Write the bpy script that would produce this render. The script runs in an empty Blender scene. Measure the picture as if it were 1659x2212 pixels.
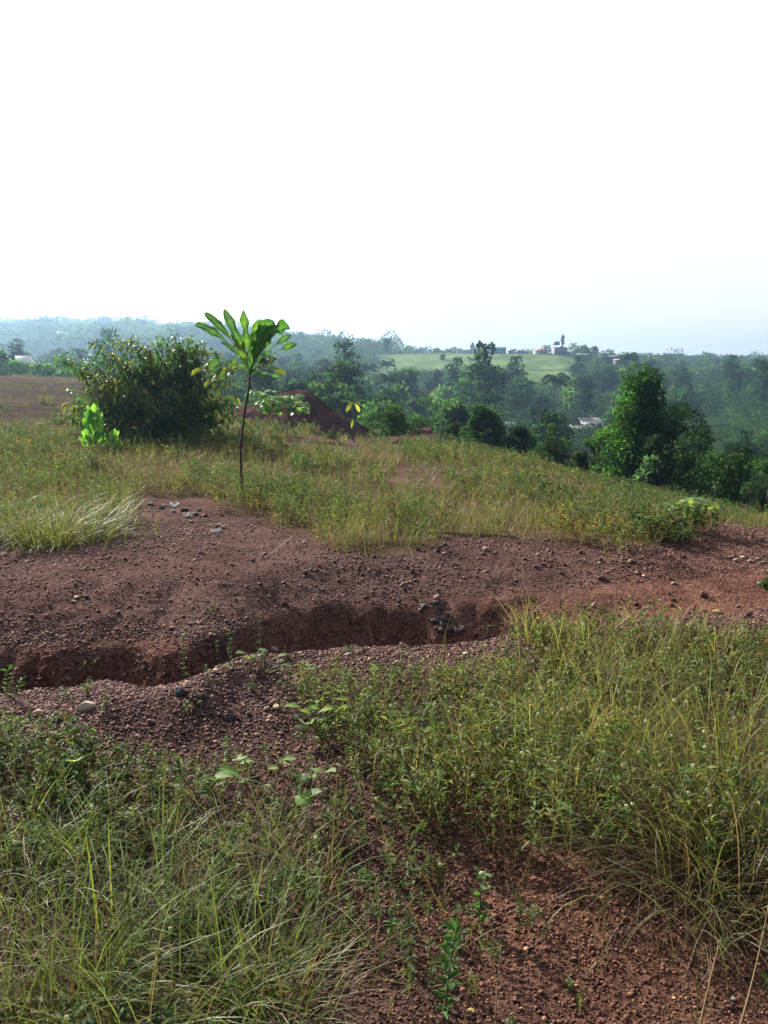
import bpy, math, random
import numpy as np
from mathutils import Vector, Matrix
R = np.random.default_rng(11); random.seed(5)
sc = bpy.context.scene; COL = sc.collection
D2R = math.radians
PITCH = D2R(10.3); F = 804.0; EYE = 1.6
K = 768/1659.0                                   # photo notes were taken on a 1659 px wide view

# ------------------------------------------------------------------ noise
def _hash(i, j, s):
    n = (i*374761393 + j*668265263 + s*1442695041) & 0xffffffff
    n = ((n ^ (n >> 13))*1274126177) & 0xffffffff
    return ((n ^ (n >> 16)) & 0xffff)/65535.0
def vnoise(x, y, s=0):
    x = np.asarray(x, float); y = np.asarray(y, float)
    i = np.floor(x).astype(np.int64); j = np.floor(y).astype(np.int64)
    f = x-i; g = y-j; f = f*f*(3-2*f); g = g*g*(3-2*g)
    return ((_hash(i, j, s)*(1-f)+_hash(i+1, j, s)*f)*(1-g)+(_hash(i, j+1, s)*(1-f)+_hash(i+1, j+1, s)*f)*g)*2-1
def fbm(x, y, s=0, o=4):
    v = 0; a = 1.0; t = 0
    for k in range(o):
        v = v+a*vnoise(x*2**k+17.3*k, y*2**k-9.1*k, s+k); t += a; a *= .5
    return v/t
def sstep(a, b, x):
    t = np.clip((x-a)/(b-a), 0, 1); return t*t*(3-2*t)

# ------------------------------------------------------------------ the lie of the land
TU = np.array([-300, 0, 100, 200, 300, 384, 470, 560, 620, 700, 768, 1100.])
TY = np.array([40, 60, 90, 130, 180, 240, 330, 450, 600, 800, 1100, 1600, 4200.])
TZ = np.array([
 [-.1, .3, .6, -2, -10, -13, -6, 8, 24, 40, 46, 36, 20],
 [-.1, .3, .6, -2, -10, -13, -6, 8, 24, 40, 46, 36, 20],
 [-.2, .2, .3, -4, -11, -13, -6, 8, 24, 40, 46, 36, 20],
 [-.7, -.4, -1.4, -7, -12, -13, -6, 8, 22, 34, 38, 34, 20],
 [-1.4, -2.6, -6, -10, -13, -12, -5, 7, 17, 25, 28, 28, 20],
 [-2.6, -5.0, -7.8, -11, -13, -11, -4, 8, 11, 12, 14, 16, 15],
 [-3.6, -6.4, -9.3, -12, -13, -11, -3.5, 8.6, 8, 7, 8, 11, 12],
 [-4.2, -7.3, -10.5, -13, -14, -12.5, -5.5, 7.4, 5, 3, 5, 9, 10],
 [-5.2, -8.8, -12, -14, -15, -14, -8, 1, 2, 2, 4, 8, 10],
 [-6.4, -10, -13, -15, -15, -13, -9, -4, 0, 2, 4, 8, 10],
 [-7.8, -11, -13.5, -14, -13, -11, -8, -3, 0, 2, 4, 8, 10],
 [-9, -12, -13.5, -14, -12, -9, -6, -3, 0, 2, 4, 8, 10.]])
LX = np.array([-6, -4, -1.95, -1.75, -1.45, -1.15, -.95, -.7, -.3, 0, .74, 1.3, 2, 4, 6.])
LY = np.array([3.5, 3.62, 3.72, 3.80, 3.86, 3.66, 3.78, 4.2, 4.38, 4.42, 4.52, 4.68, 4.9, 5.5, 6.1])
DX = np.array([-6, -4, -1.9, -1, -.5, 0, .74, 1.3, 2, 4.])
DD = np.array([.45, .45, .42, .40, .36, .34, .29, .14, .06, .04])
def table(x, y):
    yy = np.clip(y, 40, 4200)
    u = np.clip(384+817*x/np.maximum(y, 20), -300, 1100)
    ly = np.log(yy); lt = np.log(TY)
    j = np.clip(np.searchsorted(lt, ly)-1, 0, len(TY)-2); g = (ly-lt[j])/(lt[j+1]-lt[j]); g = g*.5+(g*g*(3-2*g))*.5
    i = np.clip(np.searchsorted(TU, u)-1, 0, len(TU)-2); f = (u-TU[i])/(TU[i+1]-TU[i]); f = f*.4+(f*f*(3-2*f))*.6
    return (TZ[i, j]*(1-f)+TZ[i+1, j]*f)*(1-g)+(TZ[i, j+1]*(1-f)+TZ[i+1, j+1]*f)*g
def H(x, y):
    x = np.asarray(x, float); y = np.asarray(y, float)
    xc = np.clip(x, -14, 14); t = np.clip(y-6, 0, 40)
    z = -.033*t-.005*xc*t-.0004*xc*xc*t-.00012*np.maximum(xc, 0)**2*t-.60*sstep(2.5, 8, x)*sstep(5, 13, y)
    s = y-np.interp(x, LX, LY)-.05*fbm(x*3, y*1.5, 3)-.03*vnoise(x*11, y*5, 6)
    d = np.interp(x, DX, DD)*(1+.15*vnoise(x*1.7, y*0, 9))
    cen = sstep(-1.5, -.8, x)*(1-sstep(.5, 1.6, x)); sl = .74+.10*cen
    wob = .10*fbm(x*2.3, y*.7, 21)+.035*vnoise(x*15, y*5, 23)+.02*vnoise(x*33, y*17, 24)+.03*vnoise(x*9, y*3, 22)
    g = -d*sstep(0, .16, s)*(1-sstep(.46+wob, .86+wob+.20*cen, s)*sl)+d*(1-sl)*sstep(.70+wob, 1.9, s)
    g = g+.12*sstep(.7, 1.9, s)*(1-sstep(2.2, 4.5, s))
    z = z+g+.05*np.exp(-((s+.25)/.35)**2)*(1+vnoise(x*2.4, 0*y, 4))*(np.abs(x) < 6)
    z = z+.045*fbm(x*1.3, y*1.3, 31)*sstep(.3, 2, np.abs(y)+.6)+.010*fbm(x*7, y*7, 33, 3)*(y < 14)
    z = z+.10*fbm(x*.22, y*.22, 35)*sstep(7, 16, y)*(1-sstep(30, 45, y))
    w = sstep(22, 41, y)
    far = table(x, y)+fbm(x/38, y/38, 41)*1.8*sstep(90, 330, y)+fbm(x/140, y/140, 45)*6*sstep(520, 800, y)
    far = far+.18*fbm(x*.1, y*.4, 47)*(1-sstep(70, 120, y))
    return z*(1-w)+far*w
cp, sp = math.cos(PITCH), math.sin(PITCH)
def ray(u, v):
    a = (u-384)/F; b = (512-v)/F
    return np.array([a, cp+b*sp, -sp+b*cp])
CAMZ = EYE
_ys = np.concatenate([np.linspace(1.2, 12, 1600), np.geomspace(12.02, 4000, 3000)])
def hit(u, v):
    d = ray(u, v); t = _ys/d[1]
    zz = CAMZ+d[2]*t; hh = H(d[0]*t, _ys)
    k = np.argmax(zz <= hh)
    if not (zz <= hh).any(): k = len(_ys)-1
    return np.array([d[0]*t[k], _ys[k], hh[k]])
def gd(dx, dy): return hit(dx*K, dy*K)           # ground point under a spot noted on the 1659 px view
def at(dx, dy, y):                                # point on that sight line at distance y
    d = ray(dx*K, dy*K); t = y/d[1]; return np.array([d[0]*t, y, CAMZ+d[2]*t])
def on(dx, y):                                    # ground point on that bearing at distance y
    x = (dx*K-384)/F*(y*cp+1.0*sp); return np.array([x, y, float(H(x, y))])

# ------------------------------------------------------------------ meshes
class M:
    def __init__(s): s.V = []; s.Q = []; s.T = []; s.C = []; s.n = 0
    def add(s, V, Q=None, T=None, C=(.5, .5, .5)):
        V = np.asarray(V, float).reshape(-1, 3); C = np.asarray(C, float)
        if C.ndim == 1: C = np.tile(C, (len(V), 1))
        s.V.append(V); s.C.append(C)
        if Q is not None and len(Q): s.Q.append(np.asarray(Q, np.int64).reshape(-1, 4)+s.n)
        if T is not None and len(T): s.T.append(np.asarray(T, np.int64).reshape(-1, 3)+s.n)
        s.n += len(V); return s
    def arrays(s):
        V = np.concatenate(s.V); C = np.concatenate(s.C)
        Q = np.concatenate(s.Q) if s.Q else np.zeros((0, 4), np.int64)
        T = np.concatenate(s.T) if s.T else np.zeros((0, 3), np.int64)
        return V, Q, T, C
    def mesh(s, name, mat, smooth=False):
        V, Q, T, C = s.arrays()
        me = bpy.data.meshes.new(name)
        me.vertices.add(len(V)); me.vertices.foreach_set('co', V.astype(np.float32).ravel())
        me.loops.add(Q.size+T.size); me.loops.foreach_set('vertex_index', np.concatenate([Q.ravel(), T.ravel()]).astype(np.int32))
        me.polygons.add(len(Q)+len(T))
        st = np.concatenate([np.arange(len(Q))*4, Q.size+np.arange(len(T))*3]).astype(np.int32)
        me.polygons.foreach_set('loop_start', st)
        if smooth: me.polygons.foreach_set('use_smooth', np.ones(len(st), bool))
        me.update(calc_edges=True)
        at_ = me.color_attributes.new('tint', 'FLOAT_COLOR', 'POINT')
        at_.data.foreach_set('color', np.concatenate([np.clip(C, 0, 1), np.ones((len(C), 1))], 1).astype(np.float32).ravel())
        if mat: me.materials.append(mat)
        return me
    def build(s, name, mat, parent=None, loc=None, smooth=False):
        o = bpy.data.objects.new(name, s.mesh(name, mat, smooth)); COL.objects.link(o)
        if parent: o.parent = parent
        if loc is not None: o.location = tuple(loc)
        return o
def tag(o, label=None, cat=None, group=None, kind=None):
    if label: o['label'] = label
    if cat: o['category'] = cat
    if group: o['group'] = group
    if kind: o['kind'] = kind
    return o
def empty(name, loc, rz=0):
    o = bpy.data.objects.new(name, None); COL.objects.link(o); o.location = tuple(loc); o.rotation_euler.z = rz
    o.empty_display_size = .1; return o
def nrm(a): return a/np.maximum(np.linalg.norm(a, axis=-1, keepdims=True), 1e-9)
def rdir(n):
    return nrm(R.normal(size=(n, 3)))
def jit(c, n, a=.15, h=.08):
    c = np.asarray(c, float); k = 1+a*R.normal(size=(n, 1)); return np.clip(c*k*(1+h*R.normal(size=(n, 3))), .004, 1)

def leaves(m, P, Dv, L, W, col, bend=.25, fold=.25, side=None):
    """lanceolate leaves: base P, axis Dv; six corners each, folded on the midrib and drooping"""
    n = len(P); L = np.broadcast_to(L, n).reshape(n, 1); W = np.broadcast_to(W, n).reshape(n, 1)
    if side is None:
        side = np.cross(Dv, np.array([0, 0, 1.])+.7*rdir(n))
    side = nrm(side); up = nrm(np.cross(side, Dv)); up = np.where(up[:, 2:3] < 0, -up, up)
    b = np.broadcast_to(bend, n).reshape(n, 1)
    down = -np.array([[0, 0, 1.]])
    c1 = P+Dv*L*.35; c2 = P+Dv*L*.70+down*L*b*.3; tip = P+Dv*L*.97+down*L*b*.8
    f = up*W*fold
    V = np.stack([P, c1-side*W*.5+f, c1, c1+side*W*.5+f, c2-side*W*.38+f*.8, c2, c2+side*W*.38+f*.8, tip], 1)
    i = (np.arange(n)*8)[:, None]
    Q = np.concatenate([i+np.array([[1, 2, 5, 4]]), i+np.array([[2, 3, 6, 5]])])
    T = np.concatenate([i+np.array([[0, 2, 1]]), i+np.array([[0, 3, 2]]), i+np.array([[4, 5, 7]]), i+np.array([[5, 6, 7]])])
    m.add(V, Q, T, np.repeat(np.broadcast_to(col, (n, 3)), 8, 0))
def specks(m, P, Dv, L, W, col):
    """small folded diamonds: leaf sprays seen from afar"""
    n = len(P); L = np.broadcast_to(L, n).reshape(n, 1); W = np.broadcast_to(W, n).reshape(n, 1)
    side = nrm(np.cross(Dv, rdir(n))); up = np.cross(side, Dv)
    V = np.stack([P, P+Dv*L*.45-side*W*.5+up*W*.2, P+Dv*L, P+Dv*L*.45+side*W*.5+up*W*.2], 1)
    i = (np.arange(n)*4)[:, None]
    m.add(V, None, np.concatenate([i+np.array([[0, 2, 1]]), i+np.array([[0, 3, 2]])]), np.repeat(np.broadcast_to(col, (n, 3)), 4, 0))
def blades(m, P, az, L, w, lean, droop, c0, c1, k=4, taper=.15):
    n = len(P); L = np.broadcast_to(L, n); w = np.broadcast_to(w, n); lean = np.broadcast_to(lean, n); droop = np.broadcast_to(droop, n)
    dirh = np.stack([np.cos(az), np.sin(az), 0*az], 1); pts = [P]; p = P
    for i in range(k):
        th = lean+droop*((i+.5)/k)**1.5
        p = p+(L/k)[:, None]*(dirh*np.sin(th)[:, None]+np.array([[0, 0, 1.]])*np.cos(th)[:, None]); pts.append(p)
    C = np.stack(pts, 1); yaw = az+R.uniform(-1.2, 1.2, n)
    s = np.stack([-np.sin(yaw), np.cos(yaw), 0*yaw], 1)[:, None, :]
    t = np.linspace(0, 1, k+1)[None, :, None]
    ww = (w[:, None, None]*.5)*np.maximum(1-t**1.5*(1-taper), taper)
    V = np.stack([C-s*ww, C+s*ww], 2)
    b = (np.arange(n)*(k+1)*2)[:, None, None]+(np.arange(k)*2)[None, :, None]
    Q = b+np.array([0, 1, 3, 2])[None, None, :]
    cc = c0[:, None, :]*(1-t)+c1[:, None, :]*t
    m.add(V, Q, None, np.repeat(cc, 2, 1).reshape(-1, 3)); return C
def tube(m, pts, rad, col, k=6, cap=True):
    pts = np.asarray(pts, float); n = len(pts); rad = np.broadcast_to(rad, n)
    t = nrm(np.gradient(pts, axis=0)); ref = np.array([.31, .17, .93]) if abs(t[0, 2]) < .9 else np.array([1., .1, .05])
    a = nrm(np.cross(t, ref)); b = np.cross(t, a)
    ang = np.linspace(0, 2*math.pi, k, endpoint=False)
    V = pts[:, None]+rad[:, None, None]*(a[:, None]*np.cos(ang)[None, :, None]+b[:, None]*np.sin(ang)[None, :, None])
    i = np.arange(n-1)[:, None]*k; j = np.arange(k)[None]; j2 = (j+1) % k
    Q = np.stack([i+j, i+j2, i+k+j2, i+k+j], -1)
    T = [[(n-1)*k+q, (n-1)*k+q+1, (n-1)*k] for q in range(1, k-1)] if cap else None
    m.add(V, Q, T, col)
def bez(p0, p1, p2, n=8):
    t = np.linspace(0, 1, n)[:, None]; p0, p1, p2 = map(lambda q: np.asarray(q, float), (p0, p1, p2))
    return p0*(1-t)**2+2*p1*t*(1-t)+p2*t*t
def box(m, c, s, col=(.5, .5, .5), rz=0):
    x, y, z = s[0]/2, s[1]/2, s[2]/2
    V = np.array([[-x, -y, -z], [x, -y, -z], [x, y, -z], [-x, y, -z], [-x, -y, z], [x, -y, z], [x, y, z], [-x, y, z]])
    if rz: V = V@np.array([[math.cos(rz), math.sin(rz), 0], [-math.sin(rz), math.cos(rz), 0], [0, 0, 1]])
    m.add(V+np.asarray(c), [[0, 3, 2, 1], [4, 5, 6, 7], [0, 1, 5, 4], [1, 2, 6, 5], [2, 3, 7, 6], [3, 0, 4, 7]], None, col)
def bigleaf(m, p0, p1, p2, W, col, n=14, fold=.25, wave=.06, petiole=.12, facing=(0, -.4, 1), tipc=None, obov=.75, strap=False):
    """one broad leaf on a curved midrib, with wavy margins and a petiole"""
    C = bez(p0, p1, p2, n); t = np.linspace(0, 1, n); tg = nrm(np.gradient(C, axis=0))
    sd = nrm(np.cross(tg, np.asarray(facing, float))); up = np.cross(sd, tg)
    tt = np.clip((t-petiole)/(1-petiole), 0, 1)
    w = W*.5*np.maximum(np.sin(np.pi*tt**(1/obov if obov < 1 else obov))**.75, .0)
    if strap: w = W*.5*np.minimum(1, (tt/.5)**.9)*np.sqrt(np.maximum(1-tt**5, 0))*(1+.07*np.sin(tt*23+W*90))
    w = np.where(t < petiole, np.maximum(W*.06, .006 if strap else 0), np.maximum(w, W*.02)); w[-1] = W*.02
    L = np.linalg.norm(np.asarray(p2)-np.asarray(p0))
    rows = []
    for k in (-1, -.55, 0, .55, 1):
        wv = wave*W*(abs(k)**2)*np.sin(t*19+k*2+p0[0]*30)*(w/W*2)
        rows.append(C+sd*(w*k)[:, None]+up*(fold*w*abs(k)+wv)[:, None])
    V = np.stack(rows, 1); i = np.arange(n-1)[:, None]*5; j = np.arange(4)[None]
    Q = np.stack([i+j, i+j+1, i+5+j+1, i+5+j], -1).reshape(-1, 4)
    col = np.asarray(col, float); c = np.tile(col, (n, 5, 1))
    c[:, 2] = np.clip(col*1.5+.03, 0, 1)                 # pale midrib
    if tipc is not None:
        q = (sstep(.55, 1, t))[:, None, None]; c = c*(1-q)+np.asarray(tipc)*q
    c = c*(1+.10*np.sin(np.arange(n)*2.6))[:, None, None]
    m.add(V.reshape(-1, 3), Q, None, c.reshape(-1, 3))
def ico(sub=0):
    import bmesh
    b = bmesh.new(); bmesh.ops.create_icosphere(b, subdivisions=sub+1, radius=1)
    V = np.array([v.co[:] for v in b.verts]); T = np.array([[v.index for v in f.verts] for f in b.faces]); b.free(); return V, T
def scatter(m, protos, P, S, col, squash=.65, sink=.25):
    V0, T0 = protos[0][0].shape, protos[0][1]; n = len(P); which = R.integers(0, len(protos), n)
    A = np.stack([p[0] for p in protos])[which]
    q = R.uniform(0, 2*np.pi, n); c, s = np.cos(q)[:, None], np.sin(q)[:, None]
    X = A[..., 0]*c-A[..., 1]*s; Y = A[..., 0]*s+A[..., 1]*c; Z = A[..., 2]*squash
    tx, ty = R.normal(0, .3, (n, 1)), R.normal(0, .3, (n, 1)); Z = Z+X*tx+Y*ty
    S = S.reshape(n, 1); V = np.stack([X*S, Y*S, Z*S+S*squash*(1-2*sink)], -1)+P[:, None]
    T = (np.arange(n)*V.shape[1])[:, None, None]+T0[None]
    m.add(V, None, T, np.repeat(col, V.shape[1], 0))

# ------------------------------------------------------------------ materials
def new_mat(name):
    mt = bpy.data.materials.new(name); mt.use_nodes = True; nt = mt.node_tree; nt.nodes.clear()
    out = nt.nodes.new('ShaderNodeOutputMaterial'); return mt, nt, out
def N(nt, t, **kw):
    n = nt.nodes.new(t)
    for k, v in kw.items():
        if k in n.inputs: n.inputs[k].default_value = v
        else: setattr(n, k, v)
    return n
def noise(nt, scale, detail=5, rough=.6):
    tc = nt.nodes.new('ShaderNodeTexCoord'); n = N(nt, 'ShaderNodeTexNoise', Scale=scale, Detail=detail, Roughness=rough)
    nt.links.new(tc.outputs['Object'], n.inputs['Vector']); return n
def mul_tint(nt, scale, lo, hi, detail=4):
    a = N(nt, 'ShaderNodeVertexColor', layer_name='tint'); n = noise(nt, scale, detail)
    mr = N(nt, 'ShaderNodeMapRange'); mr.inputs['From Min'].default_value = .3; mr.inputs['From Max'].default_value = .7
    mr.inputs['To Min'].default_value = lo; mr.inputs['To Max'].default_value = hi
    nt.links.new(n.outputs['Fac'], mr.inputs['Value'])
    v = N(nt, 'ShaderNodeVectorMath', operation='SCALE'); nt.links.new(a.outputs['Color'], v.inputs[0]); nt.links.new(mr.outputs['Result'], v.inputs['Scale'])
    return v.outputs[0], n
def leaf_mat(name, rough=.45, trans=.45, spec=.4, scale=9, boost=(1.5, 1.7, .7)):
    mt, nt, out = new_mat(name); c, n = mul_tint(nt, scale, .72, 1.25)
    p = N(nt, 'ShaderNodeBsdfPrincipled', Roughness=rough); p.inputs['Specular IOR Level'].default_value = spec
    nt.links.new(c, p.inputs['Base Color'])
    t = N(nt, 'ShaderNodeBsdfTranslucent'); v = N(nt, 'ShaderNodeVectorMath', operation='MULTIPLY'); v.inputs[1].default_value = boost
    nt.links.new(c, v.inputs[0]); nt.links.new(v.outputs[0], t.inputs['Color'])
    mx = N(nt, 'ShaderNodeMixShader'); mx.inputs[0].default_value = trans
    nt.links.new(p.outputs[0], mx.inputs[1]); nt.links.new(t.outputs[0], mx.inputs[2]); nt.links.new(mx.outputs[0], out.inputs['Surface']); return mt
def solid_mat(name, rough=.85, scale=12, lo=.7, hi=1.3, bump=.3, bscale=None, dist=.02, spec=.3):
    mt, nt, out = new_mat(name); c, n = mul_tint(nt, scale, lo, hi)
    p = N(nt, 'ShaderNodeBsdfPrincipled', Roughness=rough); p.inputs['Specular IOR Level'].default_value = spec; nt.links.new(c, p.inputs['Base Color'])
    if bump:
        b = N(nt, 'ShaderNodeBump', Strength=bump, Distance=dist); n2 = noise(nt, bscale or scale*3, 6, .65)
        nt.links.new(n2.outputs['Fac'], b.inputs['Height']); nt.links.new(b.outputs[0], p.inputs['Normal'])
    nt.links.new(p.outputs[0], out.inputs['Surface']); return mt
def soil_mat():
    mt, nt, out = new_mat('laterite soil and turf'); c, n = mul_tint(nt, 2.2, .72, 1.3, 8)
    n3 = noise(nt, 38, 6, .7); mr = N(nt, 'ShaderNodeMapRange'); mr.inputs['From Min'].default_value = .32; mr.inputs['From Max'].default_value = .68
    mr.inputs['To Min'].default_value = .55; mr.inputs['To Max'].default_value = 1.45; nt.links.new(n3.outputs['Fac'], mr.inputs['Value'])
    v = N(nt, 'ShaderNodeVectorMath', operation='SCALE'); nt.links.new(c, v.inputs[0]); nt.links.new(mr.outputs[0], v.inputs['Scale'])
    nb = noise(nt, .09, 6, .6); mb = N(nt, 'ShaderNodeMapRange'); mb.inputs['From Min'].default_value = .3; mb.inputs['From Max'].default_value = .7
    mb.inputs['To Min'].default_value = .7; mb.inputs['To Max'].default_value = 1.3; nt.links.new(nb.outputs['Fac'], mb.inputs['Value'])
    v2 = N(nt, 'ShaderNodeVectorMath', operation='SCALE'); nt.links.new(v.outputs[0], v2.inputs[0]); nt.links.new(mb.outputs[0], v2.inputs['Scale'])
    p = N(nt, 'ShaderNodeBsdfPrincipled', Roughness=.95); p.inputs['Specular IOR Level'].default_value = .0
    vo = N(nt, 'ShaderNodeTexVoronoi', Scale=75.0); tc = nt.nodes.new('ShaderNodeTexCoord'); nt.links.new(tc.outputs['Object'], vo.inputs['Vector'])
    sx = nt.nodes.new('ShaderNodeSeparateColor'); nt.links.new(vo.outputs['Color'], sx.inputs[0])       # each pebble its own shade of laterite
    mp = N(nt, 'ShaderNodeMapRange'); mp.inputs['To Min'].default_value = .55; mp.inputs['To Max'].default_value = 1.45; nt.links.new(sx.outputs[0], mp.inputs['Value'])
    v3 = N(nt, 'ShaderNodeVectorMath', operation='SCALE'); nt.links.new(v2.outputs[0], v3.inputs[0]); nt.links.new(mp.outputs[0], v3.inputs['Scale']); nt.links.new(v3.outputs[0], p.inputs['Base Color'])
    b1 = N(nt, 'ShaderNodeBump', Strength=1.0, Distance=.016, invert=True); npat = noise(nt, .9, 4, .6); mpp = N(nt, 'ShaderNodeMapRange'); mpp.inputs['From Min'].default_value = .42; mpp.inputs['From Max'].default_value = .6; mpp.inputs['To Min'].default_value = .15; nt.links.new(npat.outputs['Fac'], mpp.inputs['Value'])
    mh = N(nt, 'ShaderNodeMath', operation='MULTIPLY'); nt.links.new(vo.outputs['Distance'], mh.inputs[0]); nt.links.new(mpp.outputs[0], mh.inputs[1]); nt.links.new(mh.outputs[0], b1.inputs['Height'])
    b2 = N(nt, 'ShaderNodeBump', Strength=.9, Distance=.05); n4 = noise(nt, 11, 8, .7)
    nt.links.new(n4.outputs['Fac'], b2.inputs['Height']); nt.links.new(b1.outputs[0], b2.inputs['Normal']); nt.links.new(b2.outputs[0], p.inputs['Normal'])
    nt.links.new(p.outputs[0], out.inputs['Surface']); return mt
SOIL = soil_mat()
STONE = solid_mat('laterite stone', .8, 25, .75, 1.25, .4, 60, .01, .3)
GRASS = leaf_mat('grass blade', .5, .42, .35, 6, (1.3, 1.25, .9))
HERB = leaf_mat('herb leaf', .58, .44, .18, 10, (1.35, 1.4, .85))
MHERB = leaf_mat('meadow herb leaf', .6, .44, .2, 5, (1.3, 1.3, .85))
BUSHL = leaf_mat('glossy bush leaf', .42, .45, .3, 8, (1.5, 1.75, .6))
BIGL = leaf_mat('broad leaf', .36, .45, .45, 14, (1.2, 1.3, .7))
TREEL = leaf_mat('tree leaf', .75, .48, .1, .6, (1.4, 1.6, .85))
SEEDL = leaf_mat('seedling leaf', .6, .45, .15, 14, (1.3, 1.5, .6))
BARK = solid_mat('bark', .85, 9, .65, 1.3, .5, 30, .02)
DRY = solid_mat('dry stalk', .7, 30, .8, 1.2, .1, 60, .005)
WALLM = solid_mat('painted render', .8, .8, .85, 1.1, .1, 6, .02)
ROOFM = solid_mat('sheet roofing', .45, 1.2, .8, 1.15, .25, 5, .03, .5)
METAL = solid_mat('grey steel', .5, 2, .9, 1.1, 0)

# ------------------------------------------------------------------ ground zones, laid out on the ground itself
def gpoly(pts): return np.array([gd(*p)[:2] for p in pts])
def inside(poly, x, y):
    c = np.zeros(np.shape(x), bool); n = len(poly)
    for i in range(n):
        x1, y1 = poly[i]; x2, y2 = poly[(i+1) % n]
        if y1 == y2: continue
        c ^= ((y1 > y) != (y2 > y)) & (x < (x2-x1)*(y-y1)/(y2-y1)+x1)
    return c
ZA = gpoly([(-260, 1570), (0, 1585), (110, 1590), (240, 1650), (400, 1700), (520, 1665), (640, 1700), (700, 1760), (770, 1830), (700, 1910), (730, 2000), (650, 2080), (680, 2212), (640, 2420), (-500, 2420)])
ZB = gpoly([(1110, 1375), (1250, 1380), (1659, 1412), (2100, 1430), (2100, 1990), (1659, 1930), (1500, 1890), (1300, 1890), (1100, 1865), (900, 1830), (800, 1740), (690, 1620), (640, 1500), (760, 1480), (900, 1480), (1060, 1455), (1150, 1410)])
FRONT = [(-500, 1180), (0, 1190), (60, 1180), (130, 1195), (235, 1185), (262, 1110), (300, 1085), (430, 1085), (500, 1110), (570, 1130), (640, 1165), (740, 1195), (850, 1200), (1000, 1180), (1200, 1190), (1400, 1190), (1470, 1178), (1490, 1160), (1540, 1165), (1659, 1175), (2000, 1190)]
fp = gpoly(FRONT); fp = fp[np.argsort(fp[:, 0])]
BARE = [gpoly(p) for p in ([(282, 1092), (300, 1074), (450, 1076), (505, 1105), (500, 1160), (270, 1160)], [(835, 1045), (865, 1000), (960, 1003), (1035, 1015), (1050, 1050), (960, 1062)], [(580, 975), (650, 945), (760, 948), (870, 960), (870, 992), (740, 990)],
   [(1150, 1060), (1230, 1030), (1300, 1050), (1270, 1105), (1180, 1100)], [(1530, 1128), (1660, 1142), (1850, 1160), (1850, 1230), (1530, 1172)], [(1290, 1068), (1380, 1060), (1390, 1085), (1300, 1090)])]
ROAD = np.array([[-40, 30], [-10.5, 30], [-8, 31], [-6.5, 34], [-9, 60], [-16, 92], [-60, 92]])
def meadow(x, y):
    edge = np.interp(x, fp[:, 0], fp[:, 1])+.35*fbm(x*1.4, y*1.4, 51)
    m = sstep(-.1, .5, y-edge)
    for k, b in enumerate(BARE): m = m*np.where(inside(b, x, y), .06 if k in (0, 4) else .22, 1)
    m = m*np.where(inside(ROAD, x, y), .10, 1)
    return m*(1-sstep(42, 60, y))
def field(x, y):
    u = 384+817*x/np.maximum(y, 1)
    return sstep(318, 340, y+20*vnoise(x/30, y/30, 61)+np.clip(430-u, 0, 90)*.5)*(1-sstep(455, 480, y))*sstep(362, 402, u)*(1-sstep(560, 600, u+14*vnoise(x/20, y/20, 63)))
def terrace(x, y):
    u = 384+817*x/np.maximum(y, 1)
    return sstep(345, 352, u)*(1-sstep(440, 470, u))*sstep(88, 95, y)*(1-sstep(128, 140, y))
def slope_r(x, y):
    u = 384+817*x/np.maximum(y, 1); return sstep(715, 745, u+8*vnoise(x/9, y/9, 65))*sstep(125, 140, y)*(1-sstep(230, 250, y))

# ------------------------------------------------------------------ terrain sheet
ys = [-2.6]
while ys[-1] < 2200: ys.append(ys[-1]+(ys[-1]+3.2)*(.0024 if 3.3 < ys[-1] < 6 else .0042 if ys[-1] < 9 else .0075))
ys = np.array(ys); aa = np.linspace(-1.15, 1.15, 520)
Y = np.repeat(ys[:, None], len(aa), 1); X = aa[None]*(Y+3.2); Z = H(X, Y)
g = M(); nr, nc = Y.shape
cs = np.array([.174, .101, .084]); csd = np.array([.100, .064, .059]); clit = np.array([.10, .075, .04]); cfor = np.array([.022, .042, .018]); cfie = np.array([.150, .215, .085]); crd = np.array([.092, .066, .060])
f1 = (fbm(X*.8, Y*.8, 71)*.5+.5)[..., None]; C = cs*(1-f1)+csd*f1
gl = (Y-np.interp(X, LX, LY)); inn = (sstep(.1, .3, gl)*(1-sstep(.7, 1.2, gl)))[..., None]*(Y < 9)[..., None]
C = C*(1-inn)+np.array([.165, .082, .062])*inn                       # fresh red subsoil exposed in the gully
rw = (sstep(.2, 2.2, X+.6*fbm(X*.9, Y*.9, 73))*(Y < 12))[..., None]; C = C*(1-rw*.4)+np.array([.20, .095, .068])*rw*.4*(.6+.6*f1)
rq = (sstep(-.3, .5, X+.3*fbm(X*2, Y*2, 75))*(1-sstep(2.4, 3.2, Y)))[..., None]; C = C*(1-rq*.7)+np.array([.155, .074, .046])*rq*.7*(.6+.6*f1)  # lower-right soil: orange-brown tint, with its shade painted in as darkening
md = meadow(X, Y)[..., None]; C = C*(1-md*.7)+clit*md*.7*(.7+.5*f1)
sr = inside(ROAD, X, Y)[..., None]*1.; st = (.5+.5*vnoise(X*.15, Y*1.3, 77))[..., None]; C = C*(1-sr)+(crd*st+np.array([.07, .055, .032])*(1-st))*sr
fr = sstep(44, 62, Y)[..., None]*(1-sr); C = C*(1-fr)+cfor*fr
fi = field(X, Y)[..., None]; ff = (fbm(X/16, Y/9, 81)*.5+.5)[..., None]; C = C*(1-fi)+(cfie*(.55+.9*ff)*(1+.22*vnoise(X/2.5, Y/5, 83))[..., None])*fi
tr = terrace(X, Y)[..., None]; C = C*(1-tr)+np.array([.10, .16, .04])*tr
s2 = slope_r(X, Y)[..., None]*.8; C = C*(1-s2)+np.array([.03, .055, .02])*s2
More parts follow.
